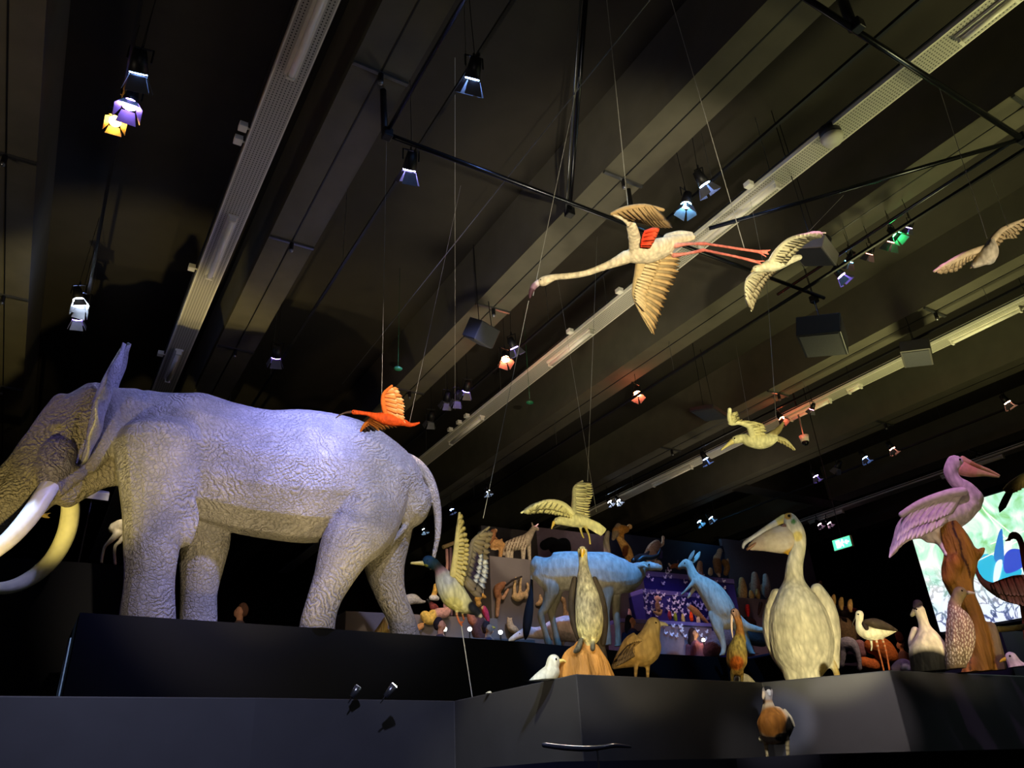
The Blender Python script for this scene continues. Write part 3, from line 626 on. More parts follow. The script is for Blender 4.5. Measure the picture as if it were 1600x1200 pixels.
# folds over shoulder, flank and thigh
for a, b, c, r_ in [((300, 770, -62), (306, 810, -60), (296, 850, -54), 5), ((520, 890, -60), (560, 870, -60), (610, 838, -40), 5), ((205, 620, -40), (200, 690, -42), (206, 760, -44), 6), ((648, 760, -14), (640, 810, -16), (610, 850, -30), 6)]:
    ch.append((G1, [(a[0], a[1], r_*.6, a[2]), (b[0], b[1], r_, b[2]), (c[0], c[1], r_*.6, c[2])]))
root = thing('elephant', 'huge grey mounted elephant walking left on the high dark platform', 'elephant', (E_.B[0], E_.B[1], ZE))
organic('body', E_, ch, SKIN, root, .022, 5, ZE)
TUSK = attr_mat('ivory', .35, .12, 8, .1)
organic('tusk', E_, [('b4aeb0', [(82, 752, 13, -34), (66, 778, 13, -46), (42, 812, 12.5, -58), (8, 848, 11, -66), (-40, 880, 9, -66), (-90, 890, 5, -55)])], TUSK, root, .016, 2)
organic('tusk', E_, [('d9d2a0', [(108, 770, 12, 26), (110, 800, 13, 34), (102, 838, 13, 42), (80, 876, 12, 48), (45, 905, 11, 52), (5, 919, 9, 50), (-45, 912, 5, 44)])], TUSK, root, .016, 2)
# ear: a leathery sheet standing out sideways from the head, seen almost edge-on
def ear(sgn):
    NS, NT = 26, 14; vs = []; fs = []
    for side in (0, 1):
        for i in range(NS+1):
            s = i/NS; cu = 190+(126-190)*s+(-15*math.sin(math.pi*s) if s < .5 else -15*math.sin(math.pi*s)+4*math.sin(math.pi*(s-.5)*2)); cv = 540+(722-540)*s
            wid = 150*math.sin(math.pi*min(1, .004+s*.996))**.55*(1-.35*s)
            for j in range(NT+1):
                t = j/NT; w = -38-wid*t; bulge = 24*math.sin(math.pi*t*.9)*math.sin(math.pi*(.04+.93*s))**.8; rp = 2.2*math.sin(s*23+t*6)*t
                uu = cu+bulge+rp+(2.6 if side else 0); vv = cv+10*t*(s-.5)
                if sgn > 0: w = -w; uu += 8
                vs.append(tuple(E_.p(uu, vv, w)))
    n = NT+1; m = (NS+1)*n
    for i in range(NS):
        for j in range(NT):
            a = i*n+j; fs.append((a, a+1, a+n+1, a+n)); fs.append((m+a+n, m+a+n+1, m+a+1, m+a))
    for i in range(NS): fs += [(i*n, (i+1)*n, m+(i+1)*n, m+i*n), (i*n+NT, m+i*n+NT, m+(i+1)*n+NT, (i+1)*n+NT)]
    for j in range(NT): fs += [(j, m+j, m+j+1, j+1), (NS*n+j, NS*n+j+1, m+NS*n+j+1, m+NS*n+j)]
    me = bpy.data.meshes.new('ear'); me.from_pydata(vs, [], fs); set_colors(me, np.tile(np.array(lin('948f8c')), (len(vs), 1)))
    bm = bmesh.new(); bm.from_mesh(me); bmesh.ops.recalc_face_normals(bm, faces=bm.faces); bm.to_mesh(me); bm.free()
    for p in me.polygons: p.use_smooth = True
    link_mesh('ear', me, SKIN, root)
ear(-1); ear(1)
eyes(root, E_, [(103, 672, 3.2, -37)])
organic('tail_tuft', E_, [('2a2622', [(676, 872, 3.6), (673, 888, 3)])], FUR, root, .012, 1)

# ------------------------------------------------------------------ birds on the front plinth
SP = (1, .82, .42)
# great pelican
S = Sheet(1252, 1060, d=5.75, az=48)
PEL = 'c8c0a8'
animal('pelican', 'large cream pelican standing upright on the front plinth with a full yellow pouch', 'pelican', S, [
  (PEL, [(1244, 868, 12.5), (1241, 890, 14), (1241, 908, 17), (1243, 930, 31), (1247, 960, 46, 0, .85), (1252, 1000, 50, 0, .85), (1253, 1032, 43, 0, .8), (1253, 1052, 30, 0, .8)]),
  (['d8cfb8', 'd8cfb8', PEL, PEL], [(1234, 813, 13), (1244, 830, 14), (1248, 850, 12), (1244, 872, 12.5)]),
  ('c4ad6c', [(1238, 1045, 8, -6), (1236, 1068, 8, -8)]), ('b99b4c', [(1300, 1035, 6, 6), (1307, 1052, 5, 2), (1310, 1068, 5)]),
  (PEL, [(1262, 1035, 17, -8), (1262, 1060, 20, -8)]),
  ], vox=.011, floor=ZF, m=PLUM,
  paint=[(1231, 806, 6, 'd09a3a'), (1246, 838, 8, 'c9b46a'), (1240, 815, 4, '5a8a4a')]+[(1287, 1048, 8, '4a3c18', 1.6)],  # last dark patch is painted in for the shaded gap beside the leg
  parts=[('upper_bill', [(['c8b86a', 'b8b4b4', 'a8a8b4', '9a9aa8'], [(1226, 810, 7.5, -2, .8), (1205, 821, 5, -2), (1182, 836, 4, -2), (1164, 848, 3.4, -2), (1161, 856, 2.2, -2)])], HORN, .005),
         ('lower_bill', [(['5a3528', '5a3528', '6d4a38'], [(1234, 817, 4, -4), (1210, 831, 3.2, -4), (1186, 846, 3, -4), (1168, 858, 2.6, -4)])], HORN, .005),
         ('pouch', [(['9a8c70', 'a4988a', 'a4988a', '98887c'], [(1243, 836, 15, 0, .6), (1227, 842, 24, 0, .6), (1208, 845, 21, 0, .62), (1190, 849, 14, 0, .65), (1173, 855, 6, 0, .7)]),
                    ('a07a20', [(1236, 850, 12, 0, .6), (1230, 862, 8, 0, .6)])], HORN, .006),
         ('folded_wing', [('c8bfa6', [(1214, 930, 11, 6, 1.3), (1205, 958, 13, 8, 1.4), (1204, 990, 12, 8, 1.5), (1211, 1020, 9, 10, 1.5), (1225, 1048, 4, 10)])], PLUM, .008),
         ('folded_wing', [('c8bfa6', [(1277, 922, 11, 6, 1.3), (1293, 950, 13, 8, 1.4), (1301, 985, 12, 8, 1.5), (1304, 1018, 8, 10, 1.5), (1308, 1042, 4, 10)])], PLUM, .008)],
  wings=[('wing_feathers', dict(lead=[(1224, 934, -6), (1196, 955, 0), (1196, 985, 6)], trail=[(1234, 1058, 4), (1222, 1052, 8), (1208, 1020, 12)], n=7, wpx=9, colr='c2b99c', tipcol='8a7a4a', thick=.004)),
         ('wing_feathers', dict(lead=[(1270, 925, -6), (1298, 945, 0), (1310, 985, 6)], trail=[(1294, 1040, 4), (1306, 1050, 8), (1310, 1040, 12)], n=7, wpx=9, colr='c2b99c', tipcol='8a7a4a', thick=.004))],
  eye=[(1233, 806, 2.6, -12), (1236, 808, 2.2, 11)])
# pink pelican on its trunk
S = Sheet(1535, 1052, d=6.3, az=58); SPK = S
animal('dead_tree', 'gnarled orange-brown dead tree trunk standing on the front plinth', 'tree trunk', S, [
  ('8a6020', [(1475, 802, 9, 0, .7), (1483, 820, 15, 0, .8), (1494, 846, 22, 0, .8), (1501, 872, 25, 0, .8), (1496, 900, 24, 0, .8), (1505, 930, 18), (1522, 962, 14), (1529, 1005, 17), (1533, 1070, 21)]),
  ('8a6020', [(1512, 872, 14), (1527, 866, 8), (1536, 858, 4)]), ('7a4518', [(1468, 800, 6), (1463, 795, 3)]), ('7a4518', [(1484, 803, 6), (1489, 797, 3)]),
  ('7a6a48', [(1548, 980, 9, 8), (1560, 1020, 8, 8), (1566, 1068, 9, 8)]), ('8f5a26', [(1492, 880, 16, -14), (1484, 905, 12, -12)]),
  ('8f5a26', [(1518, 1040, 11, -12), (1512, 1070, 13, -12)])]+[(c_, [(1475+o_*.5, 800, 2.4, -8), (1486+o_*.9, 824, 3, -13+abs(o_)*.3), (1497+o_*1.1, 850, 3.4, -19+abs(o_)*.6), (1502+o_*1.1, 876, 3.4, -21+abs(o_)*.6), (1498+o_, 902, 3.4, -20+abs(o_)*.6), (1507+o_*.8, 932, 3, -15+abs(o_)*.4), (1523+o_*.6, 965, 3, -11+abs(o_)*.3), (1531+o_*.8, 1005, 3, -14+abs(o_)*.4), (1535+o_, 1060, 3, -17+abs(o_)*.4)]) for o_, c_ in ((-17, 'a87430'), (-9, '5e3a12'), (-2, 'a06c2a'), (7, '6a4216'), (15, '8a5c22'))]+[('8a6020', [(1470, 806, 7, -2), (1463, 797, 4, -4), (1459, 794, 2)]), ('7a5018', [(1482, 806, 6), (1489, 799, 3.4)]), ('7a5018', [(1476, 803, 5, 4), (1478, 792, 3, 4)])], vox=.012, floor=ZF, m=BARK, paint=[(1483+k*.8+math.sin(k*.4)*1.5, 802+k*2.4, 1.7, '3a200c', 1.6) for k in range(42)]+[(1516, 990+k*9, 1.6, '4a2a10', 3) for k in range(7)])
animal('pelican', 'pink-lit pelican perched on the tall dead trunk, bill to the right', 'pelican', S, [
  ('d8c8cc', [(1519, 788, 15, 4), (1500, 797, 24, 6, .8), (1473, 806, 31, 8, .85), (1443, 815, 30, 8, .85), (1418, 828, 20, 8, .8), (1404, 845, 10, 8), (1394, 862, 5, 8)]),
  ('d8c8cc', [(1493, 722, 14, 0, .85), (1486, 737, 12), (1493, 752, 11), (1510, 763, 12.5), (1522, 778, 15, 2)]),
  ('c8a890', [(1470, 830, 12, 4), (1482, 850, 6, 0), (1490, 862, 4, -14)]), ('d8c8cc', [(1452, 838, 12, 8), (1468, 846, 7, 4), (1480, 868, 4, -10)])],
  vox=.011, m=PLUM,
  parts=[('upper_bill', [(['c8a080', 'a87a50', 'c0a070'], [(1503, 717, 6, 0, .7), (1525, 727, 3.4), (1545, 735, 2.8), (1561, 743, 2)])], HORN, .005),
         ('pouch', [(['d09880', 'c89070', 'c0a070'], [(1503, 732, 13, 0, .6), (1518, 737, 10, 0, .6), (1538, 740, 5, 0, .7), (1560, 745, 1.8)])], HORN, .005)],
  wings=[('folded_wing', dict(lead=[(1504, 768, -14), (1480, 772, -18), (1440, 786, -18), (1410, 804, -12)], trail=[(1470, 822, -18), (1440, 838, -20), (1410, 848, -14), (1388, 874, -4)], n=13, wpx=13, colr='d8c8cc', layers=2, thick=.004, arm=(8, 8, 7, 6))),
         ('folded_wing', dict(lead=[(1504, 772, 22), (1480, 776, 30), (1440, 790, 30), (1410, 808, 22)], trail=[(1470, 822, 30), (1440, 838, 30), (1410, 848, 24), (1388, 874, 12)], n=10, wpx=13, colr='d8c8cc', thick=.004))],
  eye=[(1500, 718, 1.8, -11)])
# cormorant and its rock
S = Sheet(915, 1053, d=4.4, az=36)
animal('rock', 'rounded orange-brown rock under the cormorant', 'rock', S, [
  ('b07c3c', [(912, 1012, 12, 2), (900, 1032, 22, 2), (888, 1058, 18, 2)]), ('b07c3c', [(925, 1018, 14, 2), (932, 1040, 20, 0), (944, 1062, 18, 0)]), ('b07c3c', [(912, 1035, 20, -6), (914, 1065, 24, -6)]), ('a87030', [(905, 1008, 7, -12), (898, 1022, 8, -14)])],
  vox=.008, floor=ZF, m=BARK)
animal('cormorant', 'speckled brown cormorant standing upright on the rock, yellow bill facing the viewer', 'cormorant', S, [
  (['b8ac84', '968e76', '8c846e', '88806c', '9c9478', 'bcb084', 'd0c488'], [(910, 861, 8.4, 0), (911, 873, 7.6, 0), (912, 888, 9, 0), (914, 908, 14, 0), (918, 935, 20, 0), (921, 965, 23, 0), (921, 992, 19, 0), (920, 1006, 10, 0)]),
  ('5a5648', [(908, 1000, 4, -14), (903, 1014, 5, -20), (898, 1018, 3, -26)]), ('5a5648', [(926, 1004, 4, -12), (926, 1014, 4, -18)])],
  vox=.006, m=SPECK, parts=[('bill', [('d8a820', [(910, 862, 5.2, -5), (910, 865, 3.6, -15), (909.5, 869, 2, -25)])], HORN, .003),
        ('folded_wing', [('33291e', [(898, 905, 5, 8), (893, 935, 6, 10), (896, 970, 6, 12), (905, 1000, 4, 14)])], PLUM, .005),
        ('folded_wing', [('33291e', [(929, 905, 5, 8), (940, 935, 6, 10), (944, 970, 7, 12), (942, 1005, 5, 14)])], PLUM, .005),
        ('tail', [('3a3024', [(932, 990, 8, 16), (940, 1020, 8, 22), (946, 1048, 6, 26)])], PLUM, .005)],
  eye=[(905.5, 857, 1.3, -5), (914.5, 857, 1.3, -5)])
S = Sheet(1000, 1055, d=4.75, az=38)
animal('gull', 'plump brown young gull standing right of the cormorant, bill to the right', 'gull', S, [
  (['a08858', 'a08858', 'a88a50', 'a07c40', '8a6a38', '6a5236'], [(1021, 976, 12), (1016, 992, 16), (1009, 1010, 26, 0, .85), (992, 1018, 26, 0, .85), (974, 1030, 15, 0, .8), (960, 1041, 5, 0, 1.2)]),
  ('7a6238', [(994, 1035, 4, -8), (993, 1062, 2.4, -8)]), ('7a6238', [(1012, 1036, 4, 4), (1012, 1062, 2.4, 4)])],
  vox=.006, floor=ZF, m=PLUM, parts=[('bill', [('9a9078', [(1030, 975, 4.5), (1038, 975, 3), (1043, 977, 1.6)])], HORN, .003)],
  wings=[('folded_wing', dict(lead=[(1006, 1002, -18), (992, 1004, -22), (978, 1014, -16)], trail=[(990, 1026, -20), (974, 1036, -14), (956, 1044, -4)], n=8, wpx=9, colr='7c6034', tipcol='54422a', layers=2, thick=.002))],
  eye=[(1025, 973, 1.5, -10.5)])
S = Sheet(860, 1062, d=4.35, az=36)
animal('gull', 'white gull with grey back crouching at the left end of the front plinth', 'gull', S, [
  ('dcdccc', [(865, 1033, 10.5), (862, 1045, 11)]), (['dcdccc', 'd0d4cc', 'b8c0c0'], [(862, 1050, 13), (848, 1062, 14), (828, 1074, 9), (812, 1082, 4)])], vox=.005, floor=ZF,
  parts=[('bill', [('d8c070', [(874, 1033, 3.4), (880, 1032, 2.4), (884, 1034, 1.3)])], HORN, .003)], eye=[(869, 1030, 1.7, -9.5)])
animal('gull', 'tiny white rounded bird back showing at the far left end of the front plinth', 'gull', Sheet(765, 1085, d=4.95, az=30), [('d8d4c4', [(765, 1083, 3.5), (758, 1088, 4)]), ('d8d4c4', [(762, 1090, 5)])], vox=.005, floor=ZF)
S = Sheet(1152, 1062, d=5.6, az=46)
animal('ibis', 'slim rusty brown ibis with a long down-curved bill between the young gull and the pelican', 'ibis', S, [
  (['8a6a5c', '8a5a30', '7c5022', '786024'], [(1148, 957, 7), (1153, 967, 6), (1156, 982, 6), (1156, 1000, 10)]),
  (['80703a', '80703a', '8c6c30'], [(1155, 1000, 10), (1152, 1018, 15.5), (1151, 1035, 16), (1152, 1046, 10)]), ('8a7a44', [(1144, 1050, 3.4, -4), (1144, 1072, 2, -4)]), ('8a7a44', [(1159, 1050, 3.4, 4), (1159, 1072, 2, 4)])],
  vox=.006, floor=ZF, paint=[(1151, 1036, 11, '9a4c10')], m=SPECK,
  parts=[('bill', [('c4a898', [(1144, 960, 3), (1143, 972, 2), (1143.5, 986, 1.6), (1145, 996, 1.1)])], HORN, .004)], eye=[(1146, 955, 1.2, -6)])
animal('dove', 'pale grey rounded bird lying behind the ibis legs', 'dove', Sheet(1162, 1066, d=5.75, az=46), [('a89e88', [(1150, 1068, 9), (1162, 1064, 12), (1174, 1070, 8)])], vox=.008, floor=ZF)
S = Sheet(1378, 1046, d=6.0, az=54)
animal('avocet', 'black and white wading bird with long orange-red legs right of the big pelican', 'wader', S, [
  ('dcd4b4', [(1343, 960, 6.5), (1343, 972, 6), (1345, 984, 8), (1356, 989, 11), (1372, 989, 10), (1388, 987, 6), (1400, 985, 2)]),
  ('b05a28', [(1368, 996, 2.2, -2), (1374, 1020, 1.6, -2), (1383, 1056, 1.6, -2)]), ('b05a28', [(1378, 996, 2.2, 3), (1385, 1020, 1.6, 3), (1391, 1056, 1.6, 3)]),
  ('dcd4b4', [(1360, 994, 3, 6), (1362, 1010, 1.6, 6), (1361, 1016, 1.4, 6)])], vox=.005, floor=ZF,
  parts=[('folded_wing', [('3a2e20', [(1354, 972, 5, -7), (1368, 974, 8, -8), (1385, 979, 6, -6), (1401, 985, 2)])], PLUM, .005), ('neck_stripe', [('2a2018', [(1351, 975, 4.5, -5), (1354, 982, 3.5, -9)])], PLUM, .004),
         ('bill', [('2a241c', [(1338, 962, 2), (1334, 970, 1.2), (1331, 980, .8)])], HORN, .004)], eye=[(1341, 960, 1.3, -6)])
animal('gull', 'grey-backed bird with a white wing patch lying left of the eider', 'gull', Sheet(1410, 1048, d=6.05, az=56), [('5a4c58', [(1401, 1046, 9), (1412, 1040, 11), (1424, 1046, 9)])], vox=.008, floor=ZF, paint=[(1415, 1043, 7, 'd8d0bc', .8)])
S = Sheet(1450, 1050, d=5.9, az=57)
animal('eider', 'eider duck with white breast, black belly and dark cap, left of the trunk', 'duck', S, [
  (['d8ccac', 'd8ccac', 'dccfb0', 'dccfb0', 'dccfb0', 'dccfb0', '1e1712'], [(1436, 953, 9), (1441, 966, 8), (1445, 980, 9.5), (1450, 998, 20, 0, .9), (1452, 1018, 29, 0, .85), (1453, 1042, 28, 0, .85), (1453, 1060, 26, 0, .85)])],
  vox=.007, floor=ZF, paint=[(1450, 1048, 46, '0c0a08', .75), (1433, 943, 9, '241a20', .8), (1427, 950, 3.5, '241a20'), (1427, 950, 3.5, '241a20')],
  parts=[('bill', [('8a8468', [(1430, 955, 5), (1425, 961, 3)])], HORN, .004), ('cap', [('241a20', [(1434, 944, 7.5), (1430, 949, 4, -4)])], PLUM, .004), ('folded_wing', [('d8ccb0', [(1430, 985, 6, 6), (1425, 1003, 6, 8), (1426, 1020, 4, 8)])], PLUM, .006)],
  eye=[(1432, 952, 1.3, -8)])
S = Sheet(1500, 1052, d=5.85, az=60)
def specks(co, cols):
    U, V = proj(co); g = (np.sin(U*1.5+np.sin(V*.35)*1.5)*np.sin(V*.42+np.sin(U*.5)) > .42) & (V > 945) & (V < 1038)
    cols = cols.copy(); cols[g] = np.array(lin('e0d0c0')); return cols
animal('curlew', 'tall pinkish brown bird spotted with white, standing in front of the trunk', 'wader', S, [
  (['8a7a58', '8a7458', '8e6e66', '8e6e66', '86665e', '7c6854'], [(1500, 926, 10), (1494, 938, 9), (1491, 950, 10), (1498, 968, 18), (1501, 992, 21), (1497, 1018, 19), (1492, 1038, 14)]),
  ('6e6650', [(1486, 1035, 9), (1486, 1062, 6)]), ('6e6650', [(1505, 1035, 5), (1506, 1062, 3)])], vox=.006, floor=ZF, stripes=specks, m=PLUM,
  parts=[('bill', [(['6a5a4c', 'c8c0b0'], [(1507, 926, 4), (1516, 926, 2.6), (1523, 927, 1.6)])], HORN, .004)], eye=[(1503, 923, 1.6, -8)])
S = Sheet(1590, 1056, d=6.2, az=62)
animal('gull', 'white and pink-lit gull with a yellow bill at the right edge', 'gull', S, [
  (['d4ccd0', 'c8b8cc', 'd4ccc8'], [(1580, 1027, 8.5), (1586, 1038, 11), (1595, 1048, 17), (1614, 1056, 16), (1635, 1064, 8)]), ('c8c0a0', [(1590, 1060, 9)])], vox=.007, floor=ZF,
  parts=[('bill', [('d0a838', [(1573, 1029, 3.4), (1567, 1031, 2.4), (1563, 1034, 1.4)])], HORN, .004)], eye=[(1578, 1025, 1.5, -8)])
# shelduck on the ledge
S = Sheet(1212, 1179, d=4.95, az=47)
animal('duck', 'duck with a chestnut breast ringed in white and a dark back, on the low ledge', 'duck', S, [
  ('9a6428', [(1200, 1098, 8, -2), (1202, 1112, 13, -3), (1205, 1128, 22, -6), (1206, 1140, 21, -6)]), ('b8b0a8', [(1199, 1080, 8.5, -2), (1199, 1092, 7.5, -2)]),
  ('15130f', [(1212, 1128, 24, 14), (1216, 1140, 22, 12), (1218, 1148, 15, 10), (1228, 1132, 13, 40)]),
  ('c8bc98', [(1190, 1155, 5, 2), (1196, 1160, 3.6, 2), (1200, 1190, 2.4, 2)]), ('c8bc98', [(1229, 1155, 5, 2), (1230, 1162, 3.6, 2), (1232, 1190, 2.4, 2)]), ('b8ac8c', [(1198, 1155, 8, 8), (1222, 1155, 8, 8)])],
  vox=.005, floor=CZ-.012, paint=[(1200, 1073, 7, '15181c'), (1206, 1128, 31, 'c8c0a8'), (1206, 1128, 25.5, '9a6428'), (1224, 1152, 14, '15130f', .5), (1236, 1135, 9, '15130f', 2)],
  parts=[('face_patch', [('d8d8d4', [(1201, 1081, 4.2, -8), (1202, 1085, 3, -8)])], PLUM, .003), ('bill', [('c8b8a0', [(1194, 1082, 3, -6), (1193, 1088, 2.6, -10), (1193, 1092, 1.8, -13)])], HORN, .003), ('wing_edge', [('a89c80', [(1226, 1110, 2.6, 10), (1236, 1122, 2.4, 14), (1241, 1134, 1.8, 20)])], PLUM, .004)],
  eye=[(1196, 1078, 1.3, -9)])
# dark glossy bar on a little post
o = thing('exhibit_stand', 'slender glossy dark wavy bar on a small post in front of the plinth', 'stand', PD(933, 1188, 3.3))
S = Sheet(915, 1168, d=3.3)
organic('bar', S, [('3a3e48', [(850, 1164, 4), (880, 1168, 4.2), (915, 1170, 4.2), (940, 1168, 3.6), (960, 1165, 3.4), (985, 1167, 2)])], attr_mat('gloss', .15, .1, 5, 0), o, .003, 1)
MB().rod(S.p(933, 1170), S.p(933, 1200)-np.array([0, 0, .6]), .004).build('post', STEEL, o)
MB().box((S.p(933, 1170)[0]-.03, S.p(933, 1170)[1]-.03, 0), (S.p(933, 1170)[0]+.03, S.p(933, 1170)[1]+.03, .9)).build('pillar', BLACK, o)
# gooseneck floor lamps
for u, v, up, on, lab in [(550, 1091, (560, 1073), 0, 'unlit small bullet lamp on the plinth below the elephant'), (600, 1091, (616, 1071), 1, 'shining small bullet lamp on the plinth below the elephant')]:
    S = Sheet(u, v, d=4.6*1.05, az=20); r = thing('bullet_lamp', lab, 'lamp', (S.B[0], S.B[1], ZF))
    a, b = S.p(u-6, v+6), S.p(*up, 0); MB().rod(S.p(u-6, v+8), a+(b-a)*.5, .004).build('stem', BLACK, r); MB().rod(a+(b-a)*.35, b, .014, 12, .022).build('head', STEEL, r, True)
    d = (b-a)/np.linalg.norm(b-a); MB().rod(b, b+d*.004, .019, 12).build('lens', emis('bullet_glow', (1, .8, .45), 90) if on else TUBE, r)
# ------------------------------------------------------------------ flying birds
S = Sheet(1020, 395, d=4.6)
FL = 'dccba8'
animal('flamingo', 'pale flamingo flying left with stretched neck and trailing pink legs, wings raised and lowered', 'flamingo', S, [
  (FL, [(981, 402, 9), (992, 398, 15), (1010, 393, 19.5), (1032, 388, 17), (1052, 378, 11), (1070, 373, 7), (1082, 371, 5)]),
  (FL, [(848, 440, 8), (858, 436, 7), (868, 433, 5.2), (890, 431, 5), (915, 427, 5), (938, 419, 5.6), (958, 411, 7.5), (978, 402, 11)]),
  (['d08070', 'd08070', 'c86a58'], [(1055, 384, 4, -4), (1078, 381, 2.6, -6), (1102, 381, 3, -6), (1104, 381, 2.4, -6), (1150, 388, 2.2, -6), (1184, 393, 2.6, -6)]),
  (['d08070', 'd08070', 'c86a58'], [(1053, 399, 4, 8), (1075, 396, 2.6, 8), (1098, 391, 3, 8), (1101, 391, 2.4, 8), (1150, 401, 2.2, 8), (1178, 408, 2.6, 8)]),
  ('c86a58', [(1184, 393, 2.2, -6), (1203, 391, 1.5, -4)]), ('c86a58', [(1184, 393, 2, -6), (1201, 397, 1.4, -2)]), ('c86a58', [(1184, 393, 2, -6), (1197, 401, 1.3, -8)]),
  ('c86a58', [(1178, 408, 2, 8), (1194, 408, 1.4, 10)]), ('c86a58', [(1178, 408, 2, 8), (1190, 413, 1.3, 8)]),
  (FL, [(1044, 372, 8, 0), (1062, 366, 6), (1080, 366, 4)]),
  (FL, [(996, 392, 14, -6, .5), (992, 374, 10, -34, .5), (986, 352, 8, -66, .5), (974, 340, 6, -84, .5), (958, 335, 3, -94, .5)]), ('d8b890', [(1008, 384, 8, -14), (1014, 372, 6, -34)])],
  vox=.0065, m=PLUM, parts=[('bill', [(['c8b8b8', '8a6a78', '4a3038'], [(842, 441, 5), (834, 448, 5), (829, 458, 3.4), (828, 465, 1.8)])], HORN, .004)],
  wings=[('wing', dict(lead=[(956, 334, -95), (976, 326, -100), (1006, 322, -98), (1036, 328, -88)], trail=[(978, 344, -80), (1004, 348, -78), (1028, 356, -74), (1051, 357, -78)], n=15, wpx=9, colr='a88a5c', tipcol='4a3620', alt='6a5030', layers=2, arm=(2.5, 3.5, 3.5, 2.5), thick=.003)),
         ('wing', dict(lead=[(1003, 402, 4), (998, 430, 34), (993, 460, 62), (1004, 492, 86), (1019, 520, 100)], trail=[(1064, 400, 10), (1060, 426, 34), (1046, 458, 56), (1033, 494, 78), (1024, 522, 98)], n=24, wpx=9, colr='d8bc84', tipcol='3a2814', alt='b89058', layers=1, fan=.7, arm=(9, 8, 6, 3, 1), thick=.003)),
         ('wing_coverts', dict(lead=[(1002, 400, 0), (997, 430, 28), (992, 460, 56), (1002, 486, 78)], trail=[(1034, 404, 4), (1026, 430, 30), (1012, 458, 54), (1010, 488, 76)], n=16, wpx=9, colr='dcc898', tipcol='c8a870', thick=.004)),
         ('wing_patch', dict(lead=[(1001, 386, -32), (1004, 370, -48), (1010, 357, -60)], trail=[(1017, 386, -34), (1026, 370, -52), (1032, 356, -64)], n=8, wpx=9, colr='e03818', tipcol='e8603c'))],
  eye=[(845, 437, 1.2, -7)])
S = Sheet(1215, 415, d=5.4)
animal('gull', 'slender white gull flying with long pointed wings, right of the flamingo feet', 'gull', S, [
  ('d8d0a8', [(1182, 420, 6), (1192, 418, 7), (1206, 414, 11), (1222, 409, 10), (1236, 405, 7), (1249, 402, 4.5)])], vox=.007,
  parts=[('bill', [('8a7a50', [(1178, 421, 3), (1174, 425, 1.2)])], HORN, .004)],
  wings=[('wing', dict(lead=[(1204, 410, -6), (1214, 392, -30), (1234, 374, -55), (1262, 366, -80), (1290, 364, -100)], trail=[(1230, 412, -6), (1240, 400, -28), (1256, 384, -50), (1272, 372, -78), (1289, 366, -98)], n=14, wpx=10.2, colr='d8d0a8', tipcol='b8ac80', layers=2, arm=(5, 4, 3, 2, 1))),
         ('wing', dict(lead=[(1196, 418, 6), (1178, 428, 26), (1167, 440, 44), (1166, 462, 62), (1174, 486, 78)], trail=[(1214, 424, 4), (1204, 434, 20), (1194, 450, 40), (1184, 468, 60), (1176, 487, 77)], n=13, wpx=10.2, colr='d0c8a0', tipcol='8a7a58', layers=2, arm=(5, 4, 3, 2, 1)))],
  eye=[(1181, 418, 1, -5)])
S = Sheet(1540, 390, d=5.6)
animal('gull', 'pale gull gliding at the right edge seen from below, wings spread', 'gull', S, [
  ('c8c0a4', [(1523, 414, 5.5), (1532, 408, 9), (1543, 398, 14), (1548, 388, 11), (1550, 378, 5)]), ('a8a898', [(1545, 404, 10, 2)])], vox=.007, parts=[('bill', [('7a6a50', [(1519, 416, 2.6), (1516, 419, 1.2)])], HORN, .004)],
  wings=[('wing', dict(lead=[(1536, 388, -4), (1512, 396, -20), (1488, 408, -40), (1460, 424, -60)], trail=[(1530, 406, 4), (1510, 410, -12), (1490, 425, -34), (1461, 427, -60)], n=10, wpx=11.6, colr='c8b890', tipcol='a89468', arm=(6, 5, 4, 2), layers=2)),
         ('wing', dict(lead=[(1546, 382, 4), (1562, 362, 20), (1580, 352, 40), (1602, 342, 60)], trail=[(1556, 392, 6), (1572, 374, 22), (1590, 372, 40), (1603, 348, 60)], n=10, wpx=11.6, colr='c8b890', tipcol='a89468', arm=(6, 5, 4, 2), layers=2))],
  eye=[(1521, 412, 1, -4)])
S = Sheet(1185, 688, d=6.2)
animal('gannet', 'yellow-lit gannet flying left with a long pointed bill, right of centre', 'gannet', S, [
  ('d8d0a0', [(1150, 687, 7), (1160, 685, 7.5), (1172, 688, 11), (1188, 689, 13), (1202, 688, 10), (1212, 685, 5)]), ('8a7a4c', [(1205, 680, 6), (1216, 672, 5), (1224, 660, 2)])], vox=.007,
  parts=[('bill', [('c8b878', [(1144, 690, 4.4), (1136, 696, 2.6), (1127, 703, 1.2)])], HORN, .004)],
  wings=[('wing', dict(lead=[(1176, 682, -6), (1170, 666, -30), (1155, 660, -50), (1141, 660, -65), (1140, 640, -85)], trail=[(1198, 686, -6), (1196, 666, -24), (1180, 660, -44), (1158, 656, -60), (1150, 640, -84)], n=16, wpx=10.2, colr='dcd4a4', tipcol='c0b47c', layers=2, arm=(6, 5, 4, 4, 3))),
         ('wing', dict(lead=[(1196, 684, 8), (1212, 684, 26), (1228, 689, 44), (1241, 702, 60)], trail=[(1204, 692, 8), (1216, 690, 26), (1230, 696, 44), (1242, 704, 60)], n=9, wpx=8.7, colr='c8bc88', tipcol='8a7a4c', arm=(4, 4, 3, 2)))],
  eye=[(1148, 685, 1.3, -6)])
S = Sheet(600, 650, d=6.6)
IB = 'c84a10'
